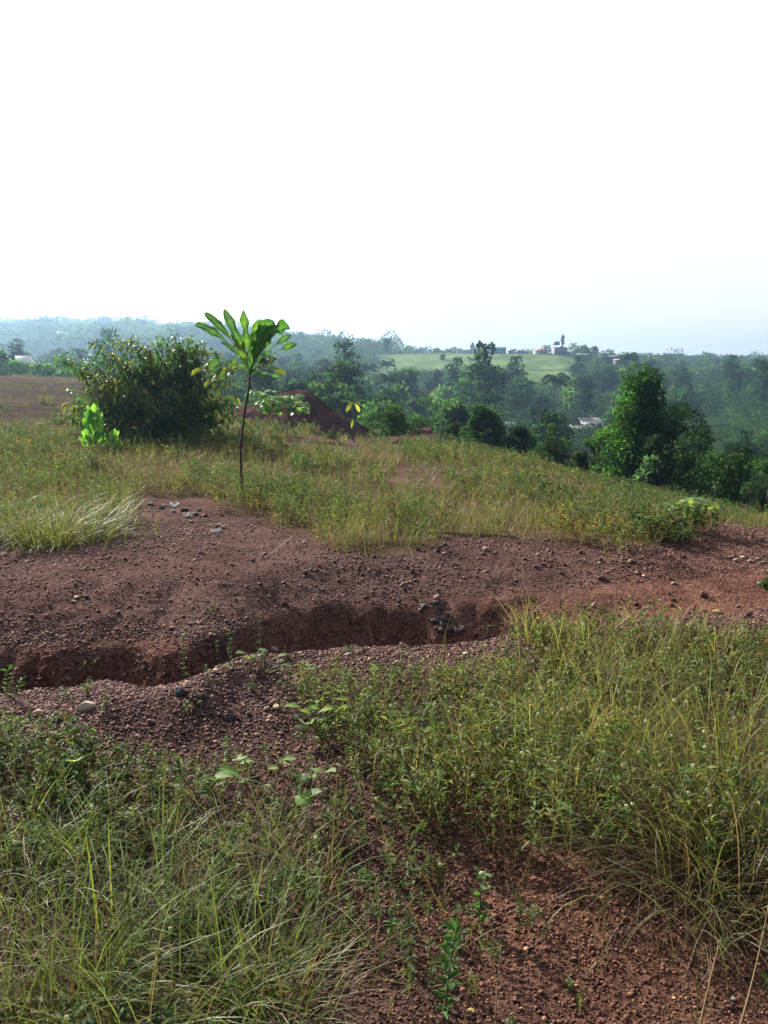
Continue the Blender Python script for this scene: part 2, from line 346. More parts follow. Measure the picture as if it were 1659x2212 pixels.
i = np.arange(nr-1)[:, None]*nc; j = np.arange(nc-1)[None]
Q = np.stack([i+j, i+j+1, i+nc+j+1, i+nc+j], -1)
g.add(np.stack([X, Y, Z], -1), Q, None, C.reshape(-1, 3))
tag(g.build('ground', SOIL, smooth=True), kind='structure')
def put(n, x0, x1, y0, y1, dens):
    x = R.uniform(x0, x1, n); y = R.uniform(y0, y1, n); k = R.random(n) < dens(x, y); x, y = x[k], y[k]
    vis = np.abs(x) < .62*(y+1.6); x, y = x[vis], y[vis]
    return np.stack([x, y, H(x, y)], 1)

# ------------------------------------------------------------------ gravel
def stone_protos(sub, k, rough):
    V, T = ico(sub); out = []
    for q in range(k):
        d = rdir(7); cut = R.uniform(.45, .85, 7); v = V.copy()
        for a, c in zip(d, cut):
            e = v@a; v = v-np.outer(np.maximum(e-c, 0), a)          # chipped faces
        v = v*R.uniform(.7, 1.3, 3)*(1+rough*R.normal(size=(len(v), 1))); out.append((v, T))
    return out
SP0 = stone_protos(0, 8, .10); SP1 = stone_protos(1, 8, .05)
def gravel_cols(n):
    pal = np.array([[.20, .092, .062], [.16, .070, .052], [.12, .058, .048], [.27, .135, .08], [.08, .048, .042], [.38, .22, .12], [.20, .125, .105]])
    pal = pal*np.array([1, 1.06, 1.2]); c = pal[R.choice(7, n, p=[.25, .26, .19, .13, .08, .04, .05])]; return np.clip(c*(1+.18*R.normal(size=(n, 1))), .02, .6)
gr = M()
def bare_near(x, y):
    v = np.ones_like(x); a = inside(ZA, x, y); b = inside(ZB, x, y); v = np.where(a | b, .35, v)
    s = y-np.interp(x, LX, LY); v = np.where((s > .03) & (s < .95), .22, v)
    pt = sstep(-.35, .35, fbm(x*1.1, y*1.1, 91)); return v*np.where((y < 2.9) & (x > -.2), .75, .35+.65*pt)*(1-sstep(4.6, 5.1, y))
P = put(480000, -3.6, 3.6, .9, 5.2, bare_near); S = np.exp(R.normal(-5.25, .38, len(P)))*np.interp(P[:, 1], [1.5, 2.4, 3.4], [.58, .72, 1.])
gc = gravel_cols(len(P)); gc = np.where(((P[:, 0] > -.2) & (P[:, 1] < 2.9))[:, None], gc*np.array([.85, .72, .58]), gc)  # gravel there tinted and darkened too, shade put into the colour
scatter(gr, SP0, P, S, gc)
def bare_far(x, y):
    s = y-np.interp(x, LX, LY); v = sstep(.85, 1.2, s)*(1-.9*meadow(x, y))
    return v*(.2+.8*sstep(-.35, .35, fbm(x*.9-3, y*.9, 93)))*np.where(x < .5, 1, .8)
P = put(190000, -6.5, 7, 4.4, 9.5, bare_far); S = np.exp(R.normal(-5.15, .45, len(P)))
scatter(gr, SP0, P, S, gravel_cols(len(P)))
P = put(1500, -5, 5, 1., 9.5, lambda x, y: np.maximum(bare_far(x, y), bare_near(x, y)*(y < 5))); S = np.exp(R.normal(-4.3, .3, len(P)))*np.interp(P[:, 1], [1.5, 2.4, 3.4], [.5, .65, 1.])
scatter(gr, SP1, P, S, gravel_cols(len(P))*.9)
P = put(9000, -3.2, 2.2, 3.5, 6, lambda x, y: np.where((y-np.interp(x, LX, LY) > .12) & (y-np.interp(x, LX, LY) < .75), .35, 0)); S = np.exp(R.normal(-4.5, .45, len(P)))
scatter(gr, SP1, P, S, gravel_cols(len(P))*.75)      # clods fallen from the gully wall
tag(gr.build('gravel', STONE), kind='stuff')

# ------------------------------------------------------------------ herbs and grass
GREEN = np.array([[.085, .130, .045], [.062, .110, .042], [.115, .145, .048], [.140, .140, .055], [.13, .125, .06]])
def herb_stems(m, P, h, nl, ll, lw, flower=0., small=False, dryp=.2, wind=.15, stemw=.004, pal=GREEN):
    n = len(P); az = R.uniform(0, 2*np.pi, n); lean = np.abs(R.normal(.25, .2, n)); h = h*R.uniform(.55, 1.25, n)
    cs = jit([.13, .085, .045], n)
    Cn = blades(m, P, az, h, stemw, lean, R.normal(0, .3, n), cs, jit([.11, .12, .04], n), 3, .5)
    dry = R.random(n) < dryp
    t = R.uniform(.25, 1.0, (n, nl))**.8; seg = np.clip((t*3).astype(int), 0, 2); fr = t*3-seg
    idx = np.arange(n)[:, None]
    p = Cn[idx, seg]*(1-fr[..., None])+Cn[idx, seg+1]*fr[..., None]
    a = R.uniform(0, 2*np.pi, (n, nl)); el = R.normal(.35, .4, (n, nl))
    d = np.stack([np.cos(a)*np.cos(el), np.sin(a)*np.cos(el), np.sin(el)], -1).reshape(-1, 3)
    pc = pal[R.choice(len(pal), n, p=np.array([.34, .26, .2, .13, .07])[:len(pal)])]; pc = np.where(dry[:, None], np.array([.105, .082, .05]), pc)
    c = np.clip(np.repeat(pc, nl, 0)*(1+.2*R.normal(size=(n*nl, 1))), .01, .6)
    L = ll*R.uniform(.55, 1.3, n*nl)*np.repeat(np.where(dry, .7, 1), nl)
    (specks if small else leaves)(m, p.reshape(-1, 3), d, L, lw*R.uniform(.7, 1.2, n*nl), c)
    k = R.random(n) < flower
    if k.any():
        T = Cn[k, -1]; V, Tt = ico(0); s = R.uniform(.005, .009, k.sum())
        VV = V[None]*s[:, None, None]+T[:, None]; m.add(VV, None, (np.arange(len(T))*len(V))[:, None, None]+Tt[None], jit([.50, .52, .36], len(VV)*len(V), .1, .02))
def grass_field(m, P, L, w, k, dry=.4, lean=.35, droop=.8, az=None, greens=((.12, .16, .035), (.16, .19, .04))):
    n = len(P); az = R.uniform(0, 2*np.pi, n) if az is None else az
    isd = R.random(n) < dry
    base = np.where(isd[:, None], np.array([.11, .075, .04]), np.array(greens[0])); tip = np.where(isd[:, None], np.array([.20, .15, .08]), np.array(greens[1]))
    v = (1+.22*R.normal(size=(n, 1)))
    blades(m, P, az, L*R.uniform(.45, 1.15, n), w*R.uniform(.7, 1.3, n), np.abs(R.normal(lean, .25, n)), np.abs(R.normal(droop, .45, n)), np.clip(base*v, .01, 1), np.clip(tip*v, .01, 1), k)
def clumped(P, per, rad):
    Q = np.repeat(P, per, 0); Q = Q+np.concatenate([R.normal(0, rad, (len(Q), 2)), np.zeros((len(Q), 1))], 1); Q[:, 2] = H(Q[:, 0], Q[:, 1])-.01; return Q

# left foreground
ga, ha = M(), M()
inA = lambda x, y: inside(ZA, x, y)*1.
A1 = put(9500, -3.2, .3, .8, 3.7, lambda x, y: inA(x, y)*(.2+.8*sstep(-.3, .3, fbm(x*2, y*2, 101)))*(.45+.55*sstep(1.9, 2.6, y))); A1[:, 2] -= .01
herb_stems(ha, A1, .14, 13, .033, .010, flower=.09, dryp=.25)
A2 = put(240, -3.2, .2, .8, 2.9, inA)
grass_field(ga, clumped(A2, 13, .035), .26, .0032, 4, .22, .55, .9, greens=((.09, .15, .03), (.18, .25, .05)))
A3 = put(190, -3.2, .1, .8, 2.5, inA); grass_field(ga, clumped(A3, 16, .03), .42, .0036, 5, .22, .5, 1.0, greens=((.09, .15, .03), (.18, .25, .05)))
A4 = put(1800, -3.2, .4, .8, 3.6, inA); grass_field(ga, A4, .16, .003, 3, .85, .9, .5)
# right clump
inB = lambda x, y: inside(ZB, x, y)*1.
eB = lambda x, y: inB(x, y)*np.where(x < .7, .55+.45*sstep(-.3, .2, fbm(x*1.6, y*1.6, 103)), .25+.75*sstep(-.3, .2, fbm(x*1.6, y*1.6, 103)))
B1 = put(13500, -.9, 4, 2.2, 6.4, eB); B1[:, 2] -= .01
herb_stems(ha, B1, .22*np.interp(B1[:, 1]-np.interp(B1[:, 0], LX, LY), [-2.3, -1.3, -.1], [1.4, 1, .62]), 12, .040, .010, flower=.08, dryp=.30, pal=GREEN*np.array([[1.4, 1.35, 1.05]]))
B2 = put(1800, -.4, 4, 2.2, 6.3, lambda x, y: eB(x, y)*sstep(-.1, .9, x+.2*fbm(x*2, y*2, 105))*(.25+.75*sstep(-.2, .2, fbm(x*1.3+4, y*1.3, 161))))
grass_field(ga, clumped(B2, 15, .04), .33, .0036, 4, .38, .35, .75, greens=((.25, .255, .07), (.44, .44, .12)))
B3 = put(6000, -.7, 4, 2.2, 6.2, inB); grass_field(ga, B3, .18, .003, 3, .95, .8, .5)
ZC = gpoly([(1105, 1345), (1180, 1335), (1300, 1350), (1500, 1385), (1659, 1395), (1900, 1400), (1900, 1440), (1659, 1420), (1250, 1400), (1100, 1410)])
P = put(1500, .3, 4, 4, 6.6, lambda x, y: inside(ZC, x, y)*(.3+.7*sstep(-.1, .3, fbm(x*2, y*2, 151)))); herb_stems(ha, P, .20, 11, .042, .011, flower=.08, dryp=.25, pal=GREEN*1.1)
# scattered seedlings over the bare gravel
P = put(1500, -.9, .55, 1.7, 3.2, lambda x, y: .55*(1-inA(x, y))*sstep(-.3, .3, fbm(x*2.5, y*2.5, 133))); herb_stems(ha, P, .085, 10, .026, .008, dryp=.2, flower=.04)
P = put(900, -3, 3, 1.2, 5.2, lambda x, y: .5*(1-inA(x, y))*(1-inB(x, y))*np.where((y-np.interp(x, LX, LY) > -.05), .05, 1))
P = P[R.random(len(P)) < .5]; herb_stems(ha, clumped(P, 3, .015), .07, 9, .026, .008, dryp=.1)
P = put(160, -1.6, 1.6, 1.4, 3, lambda x, y: 1-inA(x, y)*.5); grass_field(ga, clumped(P, 5, .02), .2, .0028, 4, .8, .4, .6)
# meadow
def dn(a, b, k): return lambda x, y: np.where((y >= a) & (y < b), k, 0)*meadow(x, y)*(.25+.75*sstep(-.35, .25, fbm(x*.9, y*.9, 107)))
hm, gm = M(), M()
for (a, b, hw, n1, n2, lf, bl) in ((6., 12, 9, 6800, 3100, .043, .0044), (12, 20, 14, 7600, 3900, .058, .0060), (20, 46, 26, 9000, 7000, .09, .009)):
    den = lambda x, y: np.where((y >= a) & (y < b), 1, 0)*meadow(x, y)
    hs = lambda P: .85-.35*sstep(1.5, 6, P[:, 0])
    patch = lambda x, y: .05+.95*sstep(-.2, .2, fbm(x*.8, y*.8, 107))
    P = put(n1, -hw, hw, a, b, lambda x, y: den(x, y)*patch(x, y)); P[:, 2] -= .01
    P = P[R.random(len(P)) < .35+.65*sstep(-.2, .25, fbm(P[:, 0]*2.2, P[:, 1]*2.2, 137))]
    for q, (hh, mul) in enumerate(((.24, (1.15, 1.0, .9)), (.32, (.95, 1.05, .9)), (.44, (.62, .80, .9)), (.30, (1.5, 1.15, .9)), (.36, (.50, .62, .9)))):
        Pq = P[(np.floor(2.5+3.2*fbm(P[:, 0]*1.1+5, P[:, 1]*1.1, 139)+R.normal(0, .5, len(P))).astype(int) % 5) == q]
        clq = clumped(Pq, 5, .07); herb_stems(hm, clq, (hh if b < 20 else hh+.05)*hs(clq), 13, lf, lf*.30, small=True, dryp=.20, stemw=bl*.8, flower=.02 if b < 15 else 0, pal=GREEN*np.array([mul])*np.array([[1.25, 1.2, 1.0]]))
    P = put(n2, -hw, hw, a, b, lambda x, y: den(x, y)*(1.1-.8*patch(x, y)))
    cl = clumped(P, 8, .06); grass_field(gm, cl, .30*hs(cl), bl, 3, .35, .35, .7, greens=((.15, .165, .055), (.24, .24, .085)))
    P = put(n2, -hw, hw, a, b, lambda x, y: den(x, y)*sstep(.0, .35, fbm(x*.35, y*.5, 109)+.2*fbm(x*2, y*2, 113)))
    cl = clumped(P, 10, .05); grass_field(gm, cl, .42*hs(cl), bl, 3, .58, .3, .5)
    P = put(n2//2, -hw, hw, a, b, lambda x, y: den(x, y)*sstep(.05, .3, fbm(x*.5+9, y*.6, 119)))
    cl = clumped(P, 12, .05); grass_field(gm, cl, .40*hs(cl), bl, 3, .15, .3, .8, greens=((.09, .15, .03), (.19, .23, .045)))
P = put(7000, -40, 26, 20, 95, lambda x, y: inside(ROAD, x, y)*sstep(-.05, .2, fbm(x*.12, y*.6, 131))); grass_field(gm, clumped(P, 14, .18), .26, .016, 3, .45, .45, .6)
tag(ha.build('herbs', HERB), kind='stuff'); tag(ga.build('grass', GRASS), kind='stuff')
tag(hm.build('meadow_herbs', MHERB), kind='stuff'); tag(gm.build('meadow_grass', GRASS), kind='stuff')

# ------------------------------------------------------------------ slender sapling with a rosette of big leaves
b = gd(523, 1080); yb = b[1]; px = yb*cp/F*1.0/.4*1.0
c0 = np.array(at(540, 808, yb)); sc1 = np.linalg.norm(at(541, 808, yb)-c0)*(1659/1920)/4.147*1.0   # metres per note unit on the crown close-up
sap = empty('leafy_sapling', b); tag(sap, 'tall thin sapling with a rosette of huge upright leaves on one bare stem', 'sapling')
m = M(); rel = c0-b
tube(m, [(0, 0, -.05), (.0, 0, rel[2]*.25), (.002, 0, rel[2]*.42), (rel[0]*.42, .01, rel[2]*.70), rel*.9+(0, 0, 0.0), rel+np.array([0, 0, .05])], [.021, .019, .018, .016, .015, .010], (.085, .06, .05), 7)
m.build('stem', BARK, sap, smooth=True)
GL = (.10, .22, .035); DG = (.05, .125, .04); YL = (.19, .20, .04)  # YL paints sunlight as yellow on the leaf tips
SPEC = [  # tip dx, dz, depth, lift of the midrib, width, colour, tip colour, bare base
 (-570, 505, .10, .22, .13, DG, None, .45), (-490, 625, .22, .16, .12, (.05, .12, .03), None, .42), (-255, 655, .05, .05, .14, DG, None, .2), (-70, 655, .15, .02, .13, GL, None, .2),
 (250, 545, .05, .12, .30, (.055, .14, .03), None, .16), (430, 450, -.02, .40, .20, (.06, .16, .03), None, .25), (110, 560, .12, .05, .20, GL, None, .2), (435, 400, .12, .10, .09, DG, None, .62), (485, 310, .16, .10, .10, (.06, .14, .03), None, .66),
 (295, 150, -.1, .06, .12, (.07, .075, .045), None, .2), (385, -25, -.05, .20, .08, DG, YL, .55), (300, -50, .25, .08, .06, DG, None, .3), (-580, -10, -.15, .26, .13, DG, YL, .3),
 (-425, -130, -.30, .22, .12, (.06, .13, .03), YL, .3), (-230, 110, -.25, .12, .09, (.08, .15, .04), None, .2), (-95, 350, -.22, .06, .17, (.11, .19, .03), None, .12), (60, 420, .2, .03, .15, GL, None, .2), (-330, -50, .3, .18, .10, DG, None, .3),
 (-290, 30, .05, .12, .09, (.15, .15, .04), YL, .3), (170, -60, -.2, .1, .07, (.09, .17, .04), None, .3), (-330, 330, .25, .12, .07, DG, None, .3), (210, 240, .2, .08, .08, DG, None, .3)]
for dx, dz, dd, sag, W, c, tc, pet in SPEC:
    m = M(); p2 = np.array([dx*sc1, dd, dz*sc1]); L = np.linalg.norm(p2)
    p1 = p2*.5+np.array([-np.sign(dx)*.10*abs(dx)*sc1, 0, sag*1.0]); f = (-.35 if dx < 0 else .35, -1.0, .55)
    bigleaf(m, (0, 0, 0), p1, p2, W*.84, np.array(c)*1.05, 26, .26, .40, pet, f, tc, .62, True)
    lf = m.build('leaf', BIGL, sap, rel, smooth=True)
    if tc is not None: lf['label'] = 'drooping leaf with sunlight painted yellow on its tip'

# ------------------------------------------------------------------ the big bush
def bush(name, label, base, rx, ry, hgt, nsh, nl, ll, lw, pal, droop=.5, cat='bush', lift=.25, low=.08, matl=BUSHL, extra=(), lumps=.25, seed=1, yell=.0):
    o = empty(name, base); tag(o, label, cat); fm, tm = M(), M(); rr = np.random.default_rng(seed)
    ph = np.arange(nsh)*2.39996+rr.normal(0, .3, nsh); q = rr.uniform(low, 1, nsh)
    tips = []
    for k in range(nsh):
        zz = q[k]; wd = math.sqrt(max(0, 1-max(0, (zz-lift)/(1-lift))**2.2))*(1 if zz > lift else .72+.28*zz/lift)
        lum = 1+lumps*float(vnoise(ph[k]*1.3+seed, zz*3.1, 121))
        rad = wd*rr.uniform(.55, 1.0)**.6*lum
        tips.append((math.cos(ph[k])*rx*rad, math.sin(ph[k])*ry*rad, hgt*zz*(1+.12*rr.normal()) if zz > .8 else hgt*zz))
    tips += list(extra); P, Dd, Cc, Ll = [], [], [], []
    for k, tp in enumerate(tips):
        tp = np.array(tp); mid = tp*np.array([.35, .35, .62])+np.array([0, 0, .10*hgt])
        cv = bez((rr.normal(0, .06*rx), rr.normal(0, .06*ry), 0), mid, tp, 10)
        if k % 3 == 0: tube(tm, cv, np.linspace(.018, .004, 10)*hgt/2.2, (.09, .075, .06), 4)
        t = rr.uniform(.35, 1, nl)**.7*9; i = np.minimum(t.astype(int), 8); f = (t-i)[:, None]
        p = cv[i]*(1-f)+cv[i+1]*f+rr.normal(0, .035*hgt, (nl, 3))
        a = rr.uniform(0, 2*np.pi, nl); el = rr.normal(-droop, .45, nl)
        d = np.stack([np.cos(a)*np.cos(el), np.sin(a)*np.cos(el), np.sin(el)], 1)+.35*nrm(tp-mid)[None]
        c = np.array(pal[rr.choice(len(pal))]); yl = rr.random(nl) < yell
        cc = np.where(yl[:, None], np.array([.20, .17, .03]), c)*(1+.25*rr.normal(size=(nl, 1)))
        P.append(p); Dd.append(nrm(d)); Cc.append(np.clip(cc, .01, .5)); Ll.append(ll*rr.uniform(.6, 1.25, nl))
    P, Dd, Cc, Ll = map(np.concatenate, (P, Dd, Cc, Ll)); kz = P[:, 2] > .02; P, Dd, Cc, Ll = P[kz], Dd[kz], Cc[kz], Ll[kz]
    leaves(fm, P, Dd, Ll, Ll*lw, Cc, .35)
    tm.build('stem', BARK, o); fm.build('foliage', matl, o); return o
BP = [(.050, .125, .032), (.042, .10, .032), (.070, .145, .032), (.11, .155, .036), (.04, .11, .048), (.14, .145, .036)]
bb = gd(338, 962); bx = lambda dx, dy, dd=0: tuple(at(dx, dy, bb[1]+dd)-bb)
bush('big_bush', 'large dark green leafy bush with drooping glossy leaves behind the bare gravel', bb, 2.0, 1.5, 2.05, 190, 60, .15, .32, BP, .75, lift=.34, low=.05, lumps=.22, yell=.10, seed=4,
     extra=[bx(x_+q*3, y_+q*4, q*.35-.35) for q in range(2) for x_, y_ in ((400, 728), (425, 738), (448, 750), (468, 768), (486, 792), (500, 820), (510, 850), (345, 726), (282, 730), (222, 748), (192, 768), (172, 800), (435, 770), (380, 740), (320, 745), (160, 860))]+[bx(122, 765), bx(128, 770), bx(135, 772), bx(235, 722), bx(262, 728), bx(300, 730), bx(195, 732), bx(376, 722), bx(360, 728), bx(415, 735), bx(440, 748), bx(300, 738), bx(160, 800), bx(150, 840), bx(155, 880), bx(152, 905), bx(515, 905), bx(505, 870)])

def upright_shrub(name, label, base, n, h, w, ll, lw, cols, seed=2, cat='shrub', spread=.35, low=.25):
    o = empty(name, base); tag(o, label, cat); rr = np.random.default_rng(seed); fm, tm = M(), M()
    for k in range(n):
        a = k*2.39996; t = (k+.5)/n; r = w*math.sqrt(1-t*.85)*rr.uniform(.35, 1); z0 = h*(low+(1-low)*t)*rr.uniform(.75, 1)-ll*.6
        p0 = np.array([math.cos(a)*r*.5, math.sin(a)*r*.5, max(.05, z0)]); L = ll*rr.uniform(.7, 1.15)
        d = np.array([math.cos(a)*spread*(1.5-t), math.sin(a)*spread*(1.5-t), 1.]); d /= np.linalg.norm(d)
        p2 = p0+d*L+np.array([math.cos(a), math.sin(a), -.3])*L*.12
        c = np.array(cols[rr.integers(len(cols))])*(1+.15*rr.normal()); bigleaf(fm, p0, p0+d*L*.55, p2, L*lw, np.clip(c, .01, .6), 8, .15, .05, .08, (math.cos(a)*.2-.1, -1 if math.sin(a) < .3 else 1, .3), None, .75)
        if k % 4 == 0: tube(tm, bez((0, 0, -.03), (p0[0]*.3, p0[1]*.3, p0[2]*.6), p0, 5), np.linspace(.012, .006, 5), (.09, .085, .05), 5)
    tm.build('stem', BARK, o); fm.build('foliage', BIGL, o, smooth=True); return o
LG = [(.19, .40, .06), (.14, .32, .055), (.07, .19, .05), (.24, .44, .07)]
q1 = gd(205, 975); upright_shrub('leafy_shrub', 'bright green shrub with upright paddle leaves in front of the big bush', q1, 54, 1.0, .38, .30, .40, LG, 3, low=.12)
q2 = gd(228, 978)+np.array([.22, -.1, 0]); q2[2] = H(q2[0], q2[1]); upright_shrub('leafy_shrub', 'smaller low shoot of paddle leaves at the right foot of the bright shrub', q2, 20, .56, .18, .20, .34, LG, 7)
# dead twigs below them
def twigs(name, label, base, n, L, cat='twigs', rad=.004, seed=1, up=.8, col=(.13, .10, .08)):
    rr = np.random.default_rng(seed); m = M()
    for k in range(n):
        a = rr.uniform(0, 6.28); e = rr.uniform(.15, up); l = L*rr.uniform(.5, 1); d = np.array([math.cos(a)*math.cos(e), math.sin(a)*math.cos(e), math.sin(e)])
        p0 = np.array([rr.normal(0, .1*L), rr.normal(0, .1*L), -.02]); p2 = p0+d*l; p1 = p0+d*l*.5+rr.normal(0, .1*l, 3)
        cv = bez(p0, p1, p2, 7); tube(m, cv, np.linspace(rad, rad*.3, 7), np.array(col)*rr.uniform(.7, 1.3), 4)
        for s in (3, 4, 5):
            tube(m, bez(cv[s], cv[s]+d*l*.15+rr.normal(0, .05*l, 3), cv[s]+d*l*.3+rr.normal(0, .14*l, 3), 4), np.linspace(rad*.5, rad*.2, 4), np.array(col)*rr.uniform(.7, 1.3), 3)
    o = m.build(name, DRY, None, base); tag(o, label, cat); return o
twigs('dead_branch', 'grey leafless branch tangle at the foot of the bright paddle-leaved shrub', gd(262, 1030), 9, .55, 'branch', .009, 3)

# ------------------------------------------------------------------ earth heap and plants before it
e0 = at(655, 930, 32.0); e0[2] = H(e0[0], 32)-.1; EH = (at(655, 840, 32)[2]-e0[2])/1.68
n1, n2 = 150, 60; ax = np.linspace(-5.2, 5.2, n1); ay = np.linspace(-3.2, 3.2, n2); AX, AY = np.meshgrid(ax, ay)
prof = np.interp(AX, [-5.2, -4.4, -3.0, -1.9, -.9, -.4, 0, .32, .68, 1.2, 1.9, 2.6, 3.1, 5.2], [.1, .40, .80, 1.12, 1.45, 1.62, 1.68, 1.60, 1.34, .92, .55, .18, -.1, -.3])
prof = prof*np.clip(1-(np.abs(AY)/(1.0+1.3*np.clip(prof, 0, 2)))**1.5, -.3, 1)
prof = np.where(prof > 0, prof*EH, prof); prof += .10*fbm(AX*1.2, AY*1.2, 141)*(prof > .05)+.05*fbm(AX*.5+AY*1.2, AY*.3-AX*.9, 142)+.03*vnoise(AX*6, AY*6, 143)
m = M(); i = np.arange(n2-1)[:, None]*n1; j = np.arange(n1-1)[None]; Q = np.stack([i+j, i+j+1, i+n1+j+1, i+n1+j], -1)
st = (.5+.5*vnoise(AX*1.5+AY, AY*2-AX*.6, 145))[..., None]; m.add(np.stack([AX, AY, prof], -1), Q, None, (np.array([.115, .060, .054])*st+np.array([.068, .042, .040])*(1-st)).reshape(-1, 3))
tag(m.build('earth_mound', SOIL, None, e0, smooth=True), 'heap of dark red earth with a rounded peak at the far side of the meadow', 'earth mound')

def canopy_plant(name, label, base, tips, n, ll, cols, seed, cat='shrub', rad=.012, spread=.30, thick=.5):
    """thin stems that carry flat tiers of rounded leaves"""
    o = empty(name, base); tag(o, label, cat); rr = np.random.default_rng(seed); fm, tm = M(), M()
    for q, tp in enumerate(tips):
        tp = np.array(tp)-np.array(base)
        cv = bez((rr.normal(0, .06), rr.normal(0, .06), -.03), tp*np.array([.5, .5, .6]), tp, 8)
        if q % 2 == 0: tube(tm, cv, np.linspace(rad, rad*.4, 8), (.10, .085, .07), 5)
        for k in range(n):
            a = rr.uniform(0, 6.28); r = spread*math.sqrt(rr.random()); p = tp+np.array([math.cos(a)*r, math.sin(a)*r, rr.normal(0, spread*.28*thick*2)])
            L = ll*rr.uniform(.65, 1.2); d = np.array([math.cos(a+rr.normal(0, .6)), math.sin(a+rr.normal(0, .6)), rr.normal(-.25, .3)]); d /= np.linalg.norm(d)
            c = np.array(cols[rr.integers(len(cols))])*(1+.2*rr.normal()); bigleaf(fm, p, p+d*L*.5+np.array([0, 0, L*.15]), p+d*L, L*.75, np.clip(c, .01, .6), 7, .12, .08, .10, (rr.normal(0, .3), -.3, 1), None, .95)
    tm.build('stem', BARK, o); fm.build('foliage', BIGL, o, smooth=True); return o
b1 = gd(612, 948); Y1 = b1[1]; A_ = lambda dx, dy, dd=0.: at(dx, dy, Y1+dd)
LL = [(.20, .36, .08), (.15, .30, .07), (.26, .40, .10), (.10, .22, .07)]
canopy_plant('broadleaf_shrub', 'thin-stemmed shrub with flat tiers of lime green leaves before the earth heap', b1, [A_(556, 850), A_(575, 864, .2), A_(590, 875), A_(605, 858, .2), A_(628, 862), A_(642, 874, -.2), A_(618, 884), A_(598, 868), A_(636, 858), A_(580, 882, .2), A_(646, 884)], 24, .20, LL, 5, rad=.011, spread=.20, thick=.40)
b2 = gd(764, 955); Y2 = b2[1]
o = empty('young_tree', b2); tag(o, 'thin upright sapling with a flat leaf top and sunlit yellow leaves by the earth heap', 'sapling'); m = M()
t2 = at(764, 868, Y2)-b2; tube(m, [(0, 0, -.03), t2*.5+np.array([.01, 0, 0]), t2], [.022, .018, .012], (.10, .09, .08), 6); m.build('stem', BARK, o)
for k, (dx, dy, W, c) in enumerate(((735, 868, .13, (.07, .15, .05)), (790, 866, .12, (.06, .13, .05)), (748, 891, .15, (.36, .36, .04)), (777, 891, .14, (.32, .34, .04)), (752, 876, .12, (.2, .26, .12)), (780, 875, .1, (.1, .2, .05)), (759, 926, .08, (.22, .33, .04)), (770, 862, .1, (.06, .14, .04)))):
    m = M(); p2 = at(dx, dy, Y2+(.1 if k % 2 else -.12))-b2; s = t2*(.6 if dy > 920 else .98); bigleaf(m, s, s*.5+p2*.5+np.array([0, 0, .06]), p2, W, c, 9, .15, .06, .15, (0, -.8, 1), None, .8)
    lf = m.build('leaf', BIGL, o, smooth=True)
    if c[0] > .35: lf['label'] = 'sunlit yellow leaf'
b3 = gd(782, 940); canopy_plant('seedling', 'small pale green seedling at the right foot of the earth heap', b3, [at(780, 913, b3[1]), at(777, 917, b3[1])], 8, .16, LL, 8, 'seedling', .008, .10)
b4 = gd(762, 985); canopy_plant('seedling', 'low seedling on the red track below the thin yellow-leaved sapling', b4, [at(760, 972, b4[1]), at(764, 976, b4[1])], 9, .11, LL, 9, 'seedling', .007, .08)
b5 = gd(1490, 1150); canopy_plant('leafy_seedling', 'bright lime seedling with broad lobed leaves above the bare slope', b5, [at(x, y, b5[1]) for x, y in ((1482, 1090), (1500, 1083), (1518, 1088), (1492, 1102), (1528, 1098), (1475, 1100))], 11, .10, [(.14, .26, .07), (.19, .30, .06), (.10, .20, .06), (.28, .34, .07)], 10, 'seedling', .008, .085)

def low_plant(label, dx, dy, n, h, w, ll, pal, seed, name='low_shrub', cat='shrub'):
    b = gd(dx, dy); return bush(name, label, b, w, w*.8, h, n, 16, ll, .34, pal, .1, cat, .35, .1, HERB, seed=seed, lumps=.4)
DGp = [(.05, .10, .025), (.04, .085, .025), (.07, .12, .03)]
low_plant('dark low shrub in the meadow above the lime seedling', 1352, 1085, 26, .36, .42, .09, DGp, 21)
low_plant('knee-high dark leafy plant in the middle of the right meadow', 1168, 1095, 12, .42, .16, .10, DGp, 22)
low_plant('spindly dark plant beside the knee-high leafy plant in the right meadow', 1226, 1095, 10, .36, .15, .09, [(.05, .08, .03), (.07, .06, .04)], 23)
low_plant('small dark weed hugging the meadow edge left of the lime seedling', 1408, 1160, 22, .30, .40, .07, DGp, 24)
low_plant('dark leafy weed growing between the lime seedling and the bare bank', 1450, 1172, 16, .20, .28, .055, DGp, 25)
low_plant('isolated weed at the right picture edge of the bare bank', 1662, 1278, 9, .14, .10, .05, DGp, 26)

# ------------------------------------------------------------------ plants and stalks near the camera
def broad_seedling(label, spots, base, ll, cols, seed, name='broadleaf_seedling', w=.8, stem=True):
    b = gd(*base); o = empty(name, b); tag(o, label, 'seedling'); rr = np.random.default_rng(seed); tm = M()
    for dx, dy, *r in spots:
        p = at(dx, dy, b[1]+rr.normal(0, .05))-b; p[2] = max(p[2], .03); c = np.array(r[0] if r else cols[rr.integers(len(cols))])*(.62*np.array([.9, 1.05, .75]) if r else .9); L = ll*.72*rr.uniform(.8, 1.2)
        a = math.atan2(p[1]+rr.normal(0, .05), p[0]+rr.normal(0, .03)); d = np.array([math.cos(a), math.sin(a)*.7, rr.normal(.12, .25)])
        if stem: tube(tm, bez((0, 0, -.02), p*np.array([.4, .4, .8]), p-d*L*.45, 5), [.004, .0035, .003, .003, .002], (.16, .15, .06), 5)
        m = M(); bigleaf(m, p-d*L*.5, p+np.array([0, 0, L*.12]), p+d*L*.5, L*w, c, 10, .22, .03, .06, (rr.normal(0, .35), .05, 1), None, 1.05); m.build('leaf', SEEDL, o, smooth=True)
    if stem: tm.build('stem', DRY, o)
    return o
